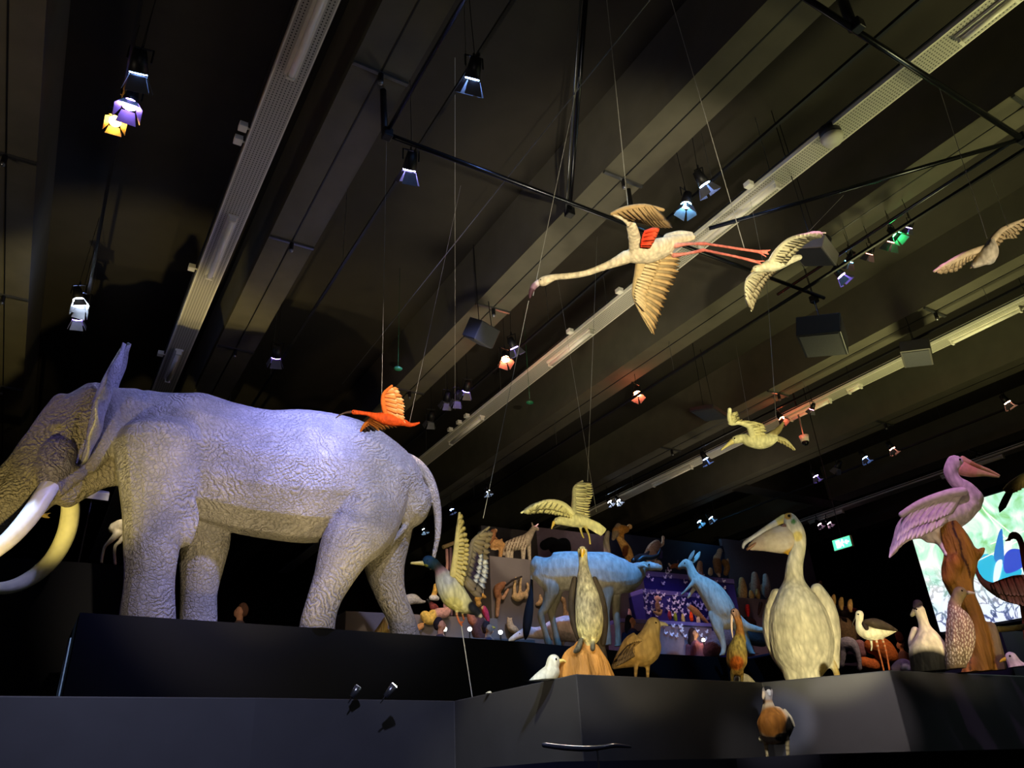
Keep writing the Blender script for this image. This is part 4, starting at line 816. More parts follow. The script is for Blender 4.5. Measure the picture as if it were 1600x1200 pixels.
animal('ibis', 'bright orange-red ibis flying left with a thin down-curved bill, over the elephant rump', 'ibis', S, [
  (IB, [(553, 644, 4.2), (562, 645, 3.4), (576, 647, 3.6), (588, 651, 6.5), (602, 654, 10), (616, 657, 9.5), (630, 660, 6), (642, 664, 3.6), (655, 661, 1.8)])], vox=.006,
  parts=[('bill', [('3a2a22', [(548, 644, 2.6), (540, 645, 1.7), (532, 648, 1.3), (525, 653, .9)])], HORN, .004)],
  wings=[('wing', dict(lead=[(603, 648, -4), (599, 630, -18), (600, 615, -30), (612, 603, -44)], trail=[(634, 662, -4), (632, 646, -16), (632, 628, -28), (622, 605, -42)], n=12, wpx=8.7, colr='d87030', tipcol='ecc48c', alt='e09050', layers=2, arm=(4, 4, 3, 2))),
         ('wing', dict(lead=[(588, 652, 4), (578, 656, 20), (570, 664, 34), (564, 673, 46)], trail=[(622, 668, 6), (606, 670, 20), (590, 673, 34), (568, 676, 46)], n=9, wpx=8.7, colr='d07830', tipcol='c89050', arm=(4, 3, 3, 2), bars=lambda s, q: '1a1210' if s > .72 and q > .2 else None))],
  eye=[(552, 643, .9, -4)])
S = Sheet(705, 925, d=5.4, az=26)
animal('mallard', 'mallard drake with dark green head taking off on a thin rod, wings raised', 'duck', S, [
  (['143a5c', '12303a', '1a1c18', '8a6468', 'b8b8ac', 'd0c890', 'd0c890', '1a1c22', '14161c', 'c8bca0'], [(669, 877, 9.5), (677, 881, 9), (685, 888, 8), (691, 898, 12.5), (698, 912, 18), (709, 930, 20), (722, 942, 16), (734, 950, 10), (743, 955, 7), (751, 963, 3)]),
  ('b05a30', [(713, 946, 3, -3), (714, 962, 2, -3), (719, 974, 2, -3)]), ('b05a30', [(719, 974, 1.6, -3), (724, 971, 1.4, -6)]), ('b05a30', [(719, 974, 1.6, -3), (722, 978, 1.4, -3)]), ('b05a30', [(720, 944, 3, 8), (722, 958, 2, 8), (725, 968, 2, 8)])],
  vox=.006, paint=[(708, 945, 15, 'd8cc7c', .8), (700, 905, 8, 'b0b0ac'), (740, 948, 9, '14161c'), (664, 884, 5, '8a8a3c', .5)],
  parts=[('bill', [('d0c080', [(662, 880, 4, 0, 1.2), (653, 880, 2.8, 0, 1.8), (643, 880, 2, 0, 1.6)])], HORN, .004)],
  wings=[('wing', dict(lead=[(708, 898, -10), (712, 868, -26), (715, 836, -40), (718, 802, -54)], trail=[(724, 918, -14), (732, 880, -26), (733, 845, -40), (720, 800, -54)], n=14, wpx=8.7, colr='d8c884', tipcol='c8b468', layers=2, arm=(6, 5, 4, 2))),
         ('wing', dict(lead=[(722, 905, 12), (733, 870, 30), (740, 845, 46), (764, 824, 60)], trail=[(752, 935, 10), (762, 905, 28), (764, 872, 44), (770, 830, 60)], n=13, wpx=17, colr='8a7c60', tipcol='6a5a44', layers=2, arm=(6, 5, 4, 2), bars=lambda s, q: ('d8d8d0' if (.42 < q < .5 or .78 < q < .86) else ('2a1c30' if .5 <= q <= .78 else None)) if .15 < s < .62 else None))],
  eye=[(668, 876, 1.2, -8)])
b = S.p(738, 1090); MBx = MB().rod(S.p(720, 972), b, .0035)
MBx.rod(b, (b[0], b[1], ZF-.01), .0035) if b[2] > ZF else None
tag(MBx.build('mounting_rod', WIRE), 'thin pale rod carrying the flying mallard, rising from the plinth', 'rod')
S = Sheet(893, 812, d=5.2)
animal('gull', 'yellow-lit gull landing with both wings raised above the cormorant', 'gull', S, [
  ('dcd4a0', [(871, 814, 6), (880, 813, 8), (893, 812, 11.5), (908, 814, 10), (920, 818, 8, 0, .6), (932, 824, 9, 0, .3), (943, 832, 8, 0, .2)]),
  ('c8b060', [(914, 822, 2.6, -3), (920, 836, 1.7, -3), (922, 850, 1.7, -3)]), ('c8b060', [(906, 822, 2.6, 3), (909, 834, 1.7, 3), (912, 840, 1.6, 0)])], vox=.006,
  parts=[('bill', [('c8a84c', [(866, 816, 3), (863, 822, 1.8), (862, 826, 1)])], HORN, .004)],
  wings=[('wing', dict(lead=[(894, 802, -8), (878, 787, -30), (850, 784, -55), (815, 801, -85)], trail=[(898, 812, -8), (872, 806, -30), (846, 802, -55), (816, 803, -85)], n=16, wpx=10.2, colr='dcd4a0', tipcol='c8bc80', layers=2, arm=(5, 4, 3, 1.5))),
         ('wing', dict(lead=[(896, 802, 8), (897, 782, 30), (898, 762, 50), (910, 752, 70)], trail=[(923, 808, 8), (922, 790, 28), (927, 772, 48), (924, 756, 68)], n=14, wpx=10.2, colr='dcd4a4', tipcol='c0b47c', layers=2, arm=(5, 4, 3, 2)))],
  eye=[(869, 812, 1.1, -5)])
S = Sheet(1600, 760, d=5.2)
animal('gull', 'drooping pale bird wing with a dark tip at the right edge, above the screen', 'bird', S, [('c0b070', [(1630, 740, 11), (1650, 735, 15), (1675, 730, 10)])], vox=.01,
  wings=[('wing', dict(lead=[(1630, 732, 0), (1604, 742, -14), (1580, 756, -30), (1569, 765, -40)], trail=[(1634, 752, 4), (1606, 758, -10), (1586, 768, -26), (1572, 772, -40)], n=9, wpx=13, colr='c8b070', tipcol='a88c4c', arm=(5, 5, 4, 2))),
         ('wing_tip', dict(lead=[(1584, 764, -30), (1572, 768, -38)], trail=[(1566, 796, -38), (1561, 801, -42)], n=5, wpx=8.7, colr='3a2c18', tipcol='1e160c'))])

# ------------------------------------------------------------------ animals standing on the high platform
def grab(u, v, dd=0, h=HE):                  # sheet standing on the platform, a little behind its edge
    q = PH(u, v, h); d = math.hypot(q[0], q[1]); return d+dd
S = Sheet(900, 1005, d=12.9, az=33)
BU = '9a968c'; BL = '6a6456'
root = animal('bull', 'large pale blue-lit bull with long dark horns and a black tail tuft, facing right', 'bull', S, [
  (BU, [(842, 884, 16, 0, .9), (858, 893, 30, 0, .85), (885, 892, 32, 0, .85), (915, 893, 32, 0, .85), (945, 897, 36, 0, .75), (968, 899, 30, 0, .7), (986, 898, 24, 0, .6), (998, 893, 15, 0, .7)]),
  (['a8a698', '8a8474', 'c8c0b0'], [(996, 889, 11), (1008, 885, 8.5, 0, .8), (1020, 885, 7, 0, .8), (1032, 887, 5, 0, .8)]),
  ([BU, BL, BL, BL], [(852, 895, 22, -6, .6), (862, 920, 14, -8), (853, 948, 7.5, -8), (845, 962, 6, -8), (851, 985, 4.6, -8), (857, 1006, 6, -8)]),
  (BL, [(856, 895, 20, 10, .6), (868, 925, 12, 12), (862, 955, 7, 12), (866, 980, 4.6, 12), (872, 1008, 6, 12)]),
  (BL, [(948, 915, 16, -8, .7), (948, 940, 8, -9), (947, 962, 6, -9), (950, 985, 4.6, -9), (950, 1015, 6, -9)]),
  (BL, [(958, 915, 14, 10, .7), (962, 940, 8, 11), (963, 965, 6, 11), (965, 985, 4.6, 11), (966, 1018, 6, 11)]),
  ('7a7466', [(966, 905, 12, 0, .4), (978, 912, 10, 0, .3), (986, 924, 7, 0, .25)]),
  ('a8a090', [(838, 874, 6), (832, 884, 4), (831, 905, 3)])], vox=.022, floor=ZE, m=FUR,
  parts=[('horn', [('1c1614', [(998, 877, 5.5), (1006, 871, 5), (1018, 871, 4.5), (1028, 867, 3), (1032, 857, 1.6)])], HORN, .014), ('horn', [('1c1614', [(990, 876, 5, 10), (998, 870, 4.5, 24), (1008, 868, 4, 34), (1014, 862, 2, 40)])], HORN, .014),
         ('tail_tuft', [('0a090e', [(831, 898, 2.2), (830, 925, 3.4), (827, 950, 7), (824, 972, 7.5), (822, 990, 5), (821, 998, 2)])], FUR, .014),
         ('ear', [('a8a090', [(998, 886, 4, -8), (1006, 884, 3, -16), (1011, 886, 1.6, -20)])], FUR, .012)], eye=[(1014, 882, 1.3, -7)])
S = Sheet(870, 1004, d=14.0, az=33)
animal('aardvark', 'long-snouted pale aardvark with a pink-lit back standing behind the bull', 'aardvark', S, [
  (['c8bcb0', 'c8b4b0', 'b8a09a'], [(798, 1000, 4), (810, 993, 6), (824, 988, 8.5), (838, 989, 9), (850, 988, 11), (868, 984, 17), (885, 982, 20), (902, 985, 19), (915, 992, 12)]), ('8a7468', [(868, 990, 7, -8), (872, 1012, 5, -8)]), ('8a7468', [(905, 995, 7, -8), (908, 1016, 5, -8)]), ('8a7468', [(872, 990, 6, 8), (878, 1012, 5, 8)])],
  vox=.025, m=FUR, floor=ZE-.9, parts=[('ear', [('b09a90', [(824, 982, 2.5, -4), (829, 974, 1.6, -5)])], FUR, .014)], eye=[(812, 990, 1, -6)])
S = Sheet(1140, 1027, d=15.6, az=44)
KG = 'a8a8a0'
animal('kangaroo', 'tall blue-lit kangaroo leaning left with raised ears, in front of the butterflies', 'kangaroo', S, [
  (KG, [(1062, 886, 4), (1068, 883, 7), (1074, 881, 8.5), (1079, 889, 7.5), (1085, 902, 10), (1096, 912, 14), (1110, 925, 19), (1122, 942, 21), (1131, 958, 20), (1135, 970, 14)]),
  (KG, [(1138, 958, 12), (1152, 968, 9), (1168, 979, 6.5), (1192, 985, 4.5), (1215, 988, 3)]),
  (KG, [(1120, 960, 14, -5, .7), (1122, 980, 9, -7), (1128, 998, 5.5, -7), (1131, 1014, 4, -7), (1127, 1026, 4, -7), (1121, 1036, 3.4, -7)]),
  ('7a8a90', [(1150, 970, 12, 8, .7), (1160, 990, 9, 9), (1168, 1008, 6, 9), (1176, 1022, 4.5, 9), (1186, 1036, 3.6, 9)]),
  (KG, [(1086, 908, 5, -8), (1077, 917, 3, -10), (1069, 925, 2.2, -11), (1065, 929, 2, -11)]), (KG, [(1090, 912, 5, 8), (1080, 926, 3, 10), (1075, 934, 2.2, 11)])], vox=.022, m=FUR, floor=ZE,
  parts=[('ear', [('8c8a84', [(1077, 875, 3, -4, .6), (1082, 866, 3.4, -5, .5), (1085, 860, 1.4, -5, .5)])], FUR, .012), ('ear', [('a8b4ac', [(1083, 878, 3, 4, .6), (1090, 869, 4, 6, .5), (1094, 862, 1.6, 6, .5)])], FUR, .012)], eye=[(1070, 880, 1.1, -7)])
S = Sheet(185, 882, h=3.0)
animal('antelope', 'small white-lit antelope standing on the far platform, partly behind the elephant foreleg', 'antelope', S, [
  ('d8c8a4', [(178, 826, 8), (188, 822, 11), (202, 824, 12), (222, 826, 12), (240, 822, 9)]), ('d8c8a4', [(176, 820, 3.5), (172, 826, 3)]), ('d8c8a4', [(184, 834, 6, -4), (172, 846, 4, -4), (163, 856, 2.8, -4), (158, 882, 2.6, -4)]), ('d8c8a4', [(196, 834, 6, 5), (186, 847, 4, 5), (179, 856, 2.8, 5), (180, 882, 2.6, 5)]),
  ('d8c8a4', [(232, 832, 6, -4), (234, 856, 3, -4), (234, 882, 2.6, -4)]), ('d8c8a4', [(238, 832, 6, 4), (242, 856, 3, 4), (241, 882, 2.6, 4)]), ('d8c8a4', [(240, 820, 7), (250, 802, 5), (258, 792, 6), (268, 794, 4)])], vox=.018, floor=CZ+3.0, m=FUR, eye=[(262, 790, 1, -5)])
small('bird', 'small yellow-lit outstretched claw-like bird tail behind the near tusk', 'bird', Sheet(68, 806, d=11.5), [('c8a860', [(52, 803, 3), (64, 804, 4), (72, 806, 3)]), ('c8a860', [(70, 803, 1.6), (79, 802, 1)]), ('c8a860', [(70, 808, 1.6), (78, 809, 1)])], .012)

# ------------------------------------------------------------------ right screen and the big birds before it
XS = 9.6
q0, q1 = PX(1469, 987, XS), PX(1600, 965, XS); tl = PX(1424, 812, XS)
scr_h = tl[2]-q0[2]; y_near = 1.2
def screen_mat():
    m = bpy.data.materials.new('screen_picture'); nt, N, L, b = nodes(m)
    tc = N.new('ShaderNodeTexCoord'); mp = N.new('ShaderNodeMapping'); mp.inputs['Scale'].default_value = (1, 1.2, 1); L.new(tc.outputs['Object'], mp.inputs[0])
    nz = N.new('ShaderNodeTexNoise'); nz.inputs['Scale'].default_value = 2.4; nz.inputs['Detail'].default_value = 8; nz.inputs['Distortion'].default_value = 1.6; L.new(mp.outputs[0], nz.inputs['Vector'])
    wv = N.new('ShaderNodeTexVoronoi'); wv.feature = 'DISTANCE_TO_EDGE'; wv.inputs['Scale'].default_value = 8.5
    mxv = N.new('ShaderNodeMix'); mxv.data_type = 'RGBA'; mxv.inputs[0].default_value = .35; L.new(mp.outputs[0], mxv.inputs[6]); L.new(nz.outputs['Color'], mxv.inputs[7]); L.new(mxv.outputs[2], wv.inputs['Vector'])
    r1 = N.new('ShaderNodeValToRGB'); L.new(wv.outputs['Distance'], r1.inputs[0]); e = r1.color_ramp.elements
    e[0].position = .0; e[0].color = (.02, .03, .09, 1); e[1].position = .10; e[1].color = (.75, .8, .95, 1); x = e.new(.045); x.color = (.16, .2, .42, 1)
    r2 = N.new('ShaderNodeValToRGB'); L.new(nz.outputs['Fac'], r2.inputs[0]); e = r2.color_ramp.elements
    e[0].position = .32; e[0].color = (.25, .6, .22, 1); e[1].position = .62; e[1].color = (.95, .95, .85, 1); x = e.new(.46); x.color = (.45, .85, .6, 1)
    sp = N.new('ShaderNodeSeparateXYZ'); L.new(tc.outputs['Object'], sp.inputs[0])
    mr = N.new('ShaderNodeMapRange'); mr.inputs[1].default_value = float(tl[2]-1.35); mr.inputs[2].default_value = float(tl[2]-.55); L.new(sp.outputs['Z'], mr.inputs[0])
    mx = N.new('ShaderNodeMix'); mx.data_type = 'RGBA'; L.new(mr.outputs[0], mx.inputs[0]); L.new(r1.outputs[0], mx.inputs[6]); L.new(r2.outputs[0], mx.inputs[7])
    b.inputs['Base Color'].default_value = (.02, .02, .02, 1); L.new(mx.outputs[2], b.inputs['Emission Color']); b.inputs['Emission Strength'].default_value = 1.0; return m
r = thing('projection_screen', 'big bright screen showing grass and a blue bird at the right edge', 'screen', (XS, y_near, q0[2]))
MB().box((XS, y_near, q0[2]), (XS+.05, q0[1], tl[2])).build('picture', screen_mat()).parent = None
o = [q for q in COL.objects if q.name.startswith('picture')][-1]; o.data.transform(Matrix.Translation(-r.location)); o.parent = r
# shift texture mapping back to world height
for n in o.data.materials[0].node_tree.nodes:
    if n.type == 'MAP_RANGE': n.inputs[1].default_value -= float(r.location.z); n.inputs[2].default_value -= float(r.location.z)
MB().box((XS+.05, y_near-.02, q0[2]-.03), (XS+.12, q0[1]+.02, tl[2]+.03)).build('frame', BLACK, r)
for yy_ in (2.5, 5.0): MB().box((XS+.12, yy_-.05, 0), (XS+.2, yy_+.05, tl[2])).build('support_post', BLACK, r)
# the blue bird shown in the picture is a flat coloured relief on the screen
def shape(px, name, m, off):
    Q = [np.array([*q, 0.]) for q in px]; m_ = len(Q); px = [tuple((.5*((2*Q[i])+(Q[(i+1) % m_]-Q[i-1])*t+(2*Q[i-1]-5*Q[i]+4*Q[(i+1) % m_]-Q[(i+2) % m_])*t*t+(3*Q[i]-Q[i-1]-3*Q[(i+1) % m_]+Q[(i+2) % m_])*t**3))[:2]) for i in range(m_) for t in (0, .25, .5, .75)]
    mb = MB(); P = [PX(u, v, XS-off) for u, v in px]; n = len(P)
    mb.add([tuple(p) for p in P]+[(p[0]+.004, p[1], p[2]) for p in P], [tuple(range(n)), tuple(range(n, 2*n))[::-1]]+[(i, (i+1) % n, n+(i+1) % n, n+i) for i in range(n)]); return mb.build(name, m, r)
eb = lambda n, c, s=1.0: emis(n, c, s)
shape([(1553, 873), (1559, 838), (1565, 826), (1567, 840), (1568, 880)], 'picture_wing', eb('pic_blue', (.01, .16, .5)), .010)
shape([(1568, 872), (1580, 858), (1600, 862), (1600, 884), (1572, 896)], 'picture_wing', eb('pic_deep', (.02, .06, .5)), .008)
shape([(1526, 892), (1534, 868), (1552, 868), (1575, 882), (1596, 890), (1588, 906), (1560, 912), (1536, 905)], 'picture_body', eb('pic_cyan', (.01, .42, .62)), .006)
shape([(1556, 880), (1566, 876), (1560, 905), (1552, 908)], 'picture_stripe', eb('pic_pale', (.7, .9, .95)), .013)
for q in [((1534, 792), (1575, 846)), ((1548, 850), (1600, 830)), ((1520, 880), (1598, 842)), ((1540, 800), (1600, 850))]:
    MB().rod(PX(*q[0], XS-.004), PX(*q[1], XS-.004), .006, 6).build('picture_stem', eb('pic_stem', (.9, .9, .72)), r)
S = Sheet(1600, 950, d=7.4, az=66)
animal('rhea', 'dark rufous long-necked bird with a feathery body in front of the screen, neck reaching left', 'rhea', S, [
  (['6e2c14', '7a3416', '6a4022', '5e4422'], [(1519, 868, 3.5), (1523, 880, 3.2), (1527, 895, 3.6), (1535, 908, 5), (1550, 918, 9), (1572, 922, 19), (1598, 922, 24), (1625, 925, 22)]), ('6e2c14', [(1519, 866, 4), (1515, 864, 2)]), ('6a4022', [(1600, 945, 6), (1602, 980, 4), (1602, 1000, 3)])], vox=.012, m=PLUM,
  wings=[('shaggy_feathers', dict(lead=[(1548, 912, -12), (1575, 902, -22), (1606, 898, -26)], trail=[(1562, 934, -12), (1586, 944, -20), (1612, 948, -24)], n=9, wpx=11.6, colr='6e3c1c', tipcol='8a7a48', layers=2))])
S = Sheet(1595, 870, d=7.7, az=66)
animal('rhea', 'dark rufous bird head and neck rising at the right edge over the blue bird', 'rhea', S, [('6a2418', [(1577, 842, 3), (1583, 836, 5.5), (1590, 838, 5), (1596, 850, 4.5), (1600, 868, 5), (1610, 895, 9), (1630, 915, 14)])], vox=.012, parts=[('bill', [('3a2018', [(1577, 843, 2.4), (1571, 845, 1.2)])], HORN, .006)], eye=[(1583, 835, .9, -5)])
q = PD(1575, 983, 7.6)
tag(MB().box((6.6, 3.35, ZF), (9.2, 3.9, q[2]-.02)).build('display_plinth', PLIN2), 'dark plinth at the right edge below the screen', 'plinth')
r0 = small('driftwood', 'pale yellowish flat branch lying below the screen at the right edge', 'branch', Sheet(1570, 985, d=7.1, az=66), [('a08c50', [(1538, 990, 4), (1555, 984, 5), (1580, 982, 5), (1605, 979, 5)])], .014, m=BARK)
def wire(a, b, lab, r=.003, h0=None):
    tag(MB().rod(a, b, r*.75, 6).build('suspension_wire', WIRE), lab, 'wire')
# ------------------------------------------------------------------ stepped display behind the walkway
TAUPE = mat('taupe_display_paint', '6a5f58', .7, 0, .08, .1, 3); MAUVE = mat('mauve_display_paint', '7d6a78', .7, 0, .08)
PURP = mat('purple_display_paint', '2e2a78', .6, 0, .08); LILAC = mat('lilac_edge_paint', '6e66a8', .6, 0, .08)
YT = 13.6; HT = 4.0; ZTOP = CZ+HT
xa, xb, xc = PY(765, 870, YT)[0], PY(1003, 886, YT)[0], PY(1146, 906, YT)[0]
def pl(lo, hi, m, lab, nm='display_block'): return tag(MB().box(lo, hi).build(nm, m, bevel=.01), lab, 'display block')
pl((xa, YT, ZW), (xb, YT+1.7, ZTOP), TAUPE, 'tall taupe display block carrying the sloths, behind the bull rump')
pl((xb, YT, ZW), (xc, YT+1.7, ZTOP-.12), PURP, 'tall purple display block with butterflies, right of the bull')
pl((xb, YT-.02, ZTOP-.12), (xc, YT+1.7, ZTOP), LILAC, 'lilac top slab edging the purple butterfly block')
zb = PY(1040, 923, YT-.5)[2]; zc = PY(1075, 972, YT-1.0)[2]
xb2, xc2 = PY(1003, 920, YT-.5)[0], PY(1140, 935, YT-.5)[0]; xb3, xc3 = PY(968, 965, YT-1)[0], PY(1112, 980, YT-1)[0]
pl((xb2, YT-.5, ZW), (xc2, YT-.005, zb-.1), PURP, 'middle purple step densely covered with butterflies'); pl((xb2, YT-.52, zb-.1), (xc2, YT-.005, zb), LILAC, 'lilac edge of the middle butterfly step')
pl((xb3, YT-1.0, ZW), (xc3, YT-.53, zc-.08), MAUVE, 'lowest mauve step under the small tropical birds'); pl((xb3, YT-1.02, zc-.08), (xc3, YT-.53, zc), LILAC, 'lilac edge of the lowest step')
q0, q1 = PY(1152, 933, 14.2), PY(1222, 941, 14.2)
pl((xc+.06, 14.2, ZW), (q1[0]+3, 15.3, q0[2]), MAUVE, 'mauve display block with a group of small birds on top, left of the big pelican')
q = PY(690, 962, 13.3); qa = PY(590, 960, 13.3)
pl((qa[0]-.6, 13.3, ZW), (xa-.05, 14.6, q[2]), TAUPE, 'low taupe display block seen between the elephant hind leg and the mallard')
pan = lambda u0, u1, v, m, lab: tag(MB().box((PY(u0, v, 15.42)[0], 15.42, ZW), (PY(u1, v, 15.42)[0], 15.52, PY((u0+u1)/2, v, 15.42)[2])).build('partition_panel', m), lab, 'panel')
pan(752, 838, 826, mat('brown_panel', '3a322c', .8, 0, .1), 'dark brown partition panel behind the striped animal')
pan(838.2, 946, 830, MAUVE, 'pink-lit mauve partition panel behind the rump of the bull'); pan(946.2, 1128, 842, mat('navy_panel', '1d2238', .8, 0, .1), 'dark navy partition panel behind the vulture')
pan(1128.2, 1262, 850, mat('grey_panel', '55505c', .8, 0, .1), 'grey partition panel behind the small birds, left of the big pelican')

qb = PY(760, 997, 12.35); pl((qa[0]-.6, 12.35, ZW), (PY(836, 998, 12.35)[0], 13.28, qb[2]), mat('dark_taupe_paint', '4a423e', .7), 'low dark taupe step in front of the sloth block, under the parrot and the fox')
wire(PD(1640, 735, 5.2), PH(1640, 500, 6.2), 'thin steel wire holding the drooping winged bird at the right edge')
def T(u, v, y): return Sheet(u, v, y=y, az=0)
st = lambda u0, k: None
def zebra_stripes(co, cols):
    U, V = proj(co); g = (np.sin((U+V*.35)*1.35) > .66) & (V > 835) & (V < 862) & (U < 822)
    cols = cols.copy(); cols[g] = np.array(lin('4a3018')); return cols
TN = 'b4a080'
animal('striped_antelope', 'golden striped long-necked animal standing on the taupe block', 'striped animal', T(812, 872, 13.95), [
  (TN, [(794, 853, 8), (806, 850, 10.5), (818, 846, 10.5), (826, 838, 7), (831, 830, 5), (835, 825, 4.6), (840, 827, 3)]), (TN, [(793, 856, 6, -4), (794, 880, 2.6, -4)]), (TN, [(797, 858, 6, 4), (799, 880, 2.6, 4)]), (TN, [(818, 852, 5, -4), (817, 882, 2.4, -4)]), (TN, [(826, 848, 4, 4), (828, 882, 2.4, 4)]), (TN, [(788, 852, 2.5), (786, 868, 1.6)])],
  vox=.022, m=FARM, stripes=zebra_stripes, floor=ZTOP, parts=[('ear', [(TN, [(832, 821, 1.6), (831, 817, 1.2)])], FARM, .012), ('ear', [(TN, [(838, 822, 1.6), (841, 819, 1.1)])], FARM, .012)], eye=[(836, 824, .8, -4)])
def sm(name, lab, cat, u, v, y, ch, vox=.02, **k): return small(name, lab, cat, T(u, v, y), ch, vox, **k)
sm('macaque', 'brown monkey crouching high above the mallard wing, left of the striped animal', 'monkey', 770, 850, 13.9, [('8a5a34', [(763, 846, 6), (767, 838, 7), (771, 831, 5)]), ('a8845c', [(774, 829, 3.6)]), ('8a5a34', [(770, 838, 3), (776, 842, 2)])])
sm('antelope', 'tan animal bending down beside a stump, directly left of the striped animal', 'antelope', 780, 868, 13.95, [('b08048', [(766, 850, 6), (776, 849, 7), (784, 852, 6)]), ('b08048', [(783, 856, 4), (781, 874, 3)]), ('c8a068', [(768, 858, 1.5), (775, 859, 1.3), (781, 854, 1.3)]), ('b08048', [(782, 846, 3), (784, 843, 2)])], floor=ZTOP)
sm('black_silhouette', 'black bushy double-humped shape in front of the pink-lit panel', 'silhouette', 868, 862, 15.36, [('060608', [(851, 852, 8), (862, 848, 9), (872, 852, 9), (882, 849, 9), (886, 857, 7)]), ('060608', [(866, 858, 8), (878, 858, 7)])], .03)
sm('macaque', 'brown monkey-like animal clinging to a post on the taupe wall, left of the hanging sloth', 'monkey', 785, 930, 13.52, [('a06a44', [(777, 930, 5), (778, 920, 7), (785, 914, 5.5)]), ('b88868', [(788, 912, 3.6)]), ('a87850', [(780, 930, 4), (778, 945, 3.6), (777, 962, 3)]), ('c89870', [(786, 935, 3), (791, 926, 2.6), (794, 921, 2.4)])])
sm('sloth', 'pale sloth hanging by its arms from a branch on the taupe wall', 'sloth', 812, 925, 13.52, [('d0ac78', [(804, 932, 5), (810, 934, 6.5), (816, 930, 5), (821, 928, 4)]), ('d0ac78', [(804, 930, 3.4), (804, 915, 2.4), (806, 903, 2)]), ('d0ac78', [(812, 928, 3), (813, 915, 2.2), (814, 902, 2)]), ('d8b888', [(821, 931, 5)]), ('d0ac78', [(820, 928, 3), (825, 920, 2.4), (824, 912, 2.4)])])
tag(MB().path([T(790, 915, 13.42).p(790, 915), T(790, 915, 13.42).p(800, 907), T(790, 915, 13.42).p(815, 901), T(790, 915, 13.42).p(815, 901)+np.array([0, .2, 0])], .02).build('branch', mat('dark_wood', '2c2018', .8)), 'thin dark branch from which the sloth hangs', 'branch')
sm('fox', 'small pale fox-like animal sitting under the hanging sloth', 'fox', 800, 984, 13.45, [('c8a070', [(796, 970, 4.5), (798, 980, 6), (804, 984, 6), (809, 987, 3)]), ('c8a070', [(793, 966, 1.4), (793, 964, 1)]), ('c8a070', [(799, 966, 1.6), (801, 965, 1)])])
sm('macaque', 'small tan animal on the taupe wall just right of the tail tuft of the bull', 'monkey', 844, 940, 13.55, [('c8a070', [(840, 944, 3.5), (845, 940, 4), (844, 930, 2)])])
sm('bird', 'small crowned bird seen between the hind legs of the bull', 'bird', 885, 950, 13.55, [('b08860', [(880, 937, 4), (882, 943, 3), (883, 955, 3), (886, 962, 6), (893, 958, 4)]), ('c89c6c', [(878, 934, 2.4)])])
sm('eagle', 'golden brown eagle with lifted wings on a stump above the hump of the bull', 'eagle', 968, 868, 14.0, [('b07c34', [(962, 830, 6), (970, 828, 8), (978, 827, 6)]), ('d8b070', [(984, 823, 4.5)]), ('8a7c68', [(966, 822, 5), (962, 832, 6), (958, 842, 3)]), ('b07c34', [(972, 834, 3.4), (973, 842, 2.4)]), ('c89c58', [(968, 842, 5), (975, 852, 7), (980, 862, 8), (984, 872, 7)]), ('5a2c10', [(978, 856, 5, -4), (976, 866, 4, -4)])])
sm('tree_stump', 'pale upright wood stump left of the eagle', 'stump', 948, 862, 13.9, [('9a9484', [(950, 832, 3.5), (947, 845, 5), (949, 862, 6)])], m=BARK)
sm('vulture', 'hunched pale vulture with a bare white neck above the bull head', 'vulture', 1022, 878, 13.95, [('a08c84', [(1012, 866, 6), (1019, 857, 8), (1026, 850, 7)]), ('d0c4b4', [(1030, 852, 4), (1035, 850, 3), (1036, 843, 2.4), (1036, 839, 2.8), (1038, 841, 1.4)]), ('3a3468', [(1030, 862, 5), (1033, 870, 3)]), ('a08c84', [(1020, 866, 7), (1022, 878, 5)]), ('b8a090', [(1013, 872, 4), (1014, 880, 3)])])
sm('goat', 'white-muzzled small animal head showing at the left end of the purple block', 'goat', 1028, 888, 13.7, [('c8b8a0', [(1022, 884, 5), (1029, 880, 5), (1032, 888, 3.4)]), ('4a3a34', [(1026, 876, 3)])])
sm('bird', 'small dark bird lying on the purple block left of the kangaroo nose', 'bird', 1055, 888, 13.8, [('8a5a3c', [(1049, 886, 3), (1056, 884, 4), (1062, 888, 3)]), ('c8c0b0', [(1045, 881, 1.8), (1048, 885, 1.6)]), ('403458', [(1059, 876, 1.6), (1059, 882, 1.6)])])
sm('hare', 'tan animal standing behind the kangaroo ears', 'hare', 1094, 895, 13.8, [('b09070', [(1094, 898, 5), (1093, 888, 5), (1094, 880, 4)])])
sm('vulture', 'pale vulture with spread brown wings on the block right of the kangaroo head', 'vulture', 1122, 900, 13.85, [('b0b0a0', [(1120, 872, 6), (1123, 866, 4.5), (1125, 860, 4), (1128, 861, 2)]), ('7a5c3c', [(1120, 878, 7), (1122, 892, 6)]), ('8a6a40', [(1132, 878, 5), (1136, 886, 5), (1134, 896, 4)]), ('c8b898', [(1137, 874, 2), (1138, 886, 2)]), ('c8b898', [(1122, 896, 3), (1124, 900, 2.4)])])
sm('owl', 'small white owl at the left foot of the vulture right of the kangaroo head', 'owl', 1110, 897, 13.8, [('c8b890', [(1110, 890, 3.4), (1110, 896, 4)])])
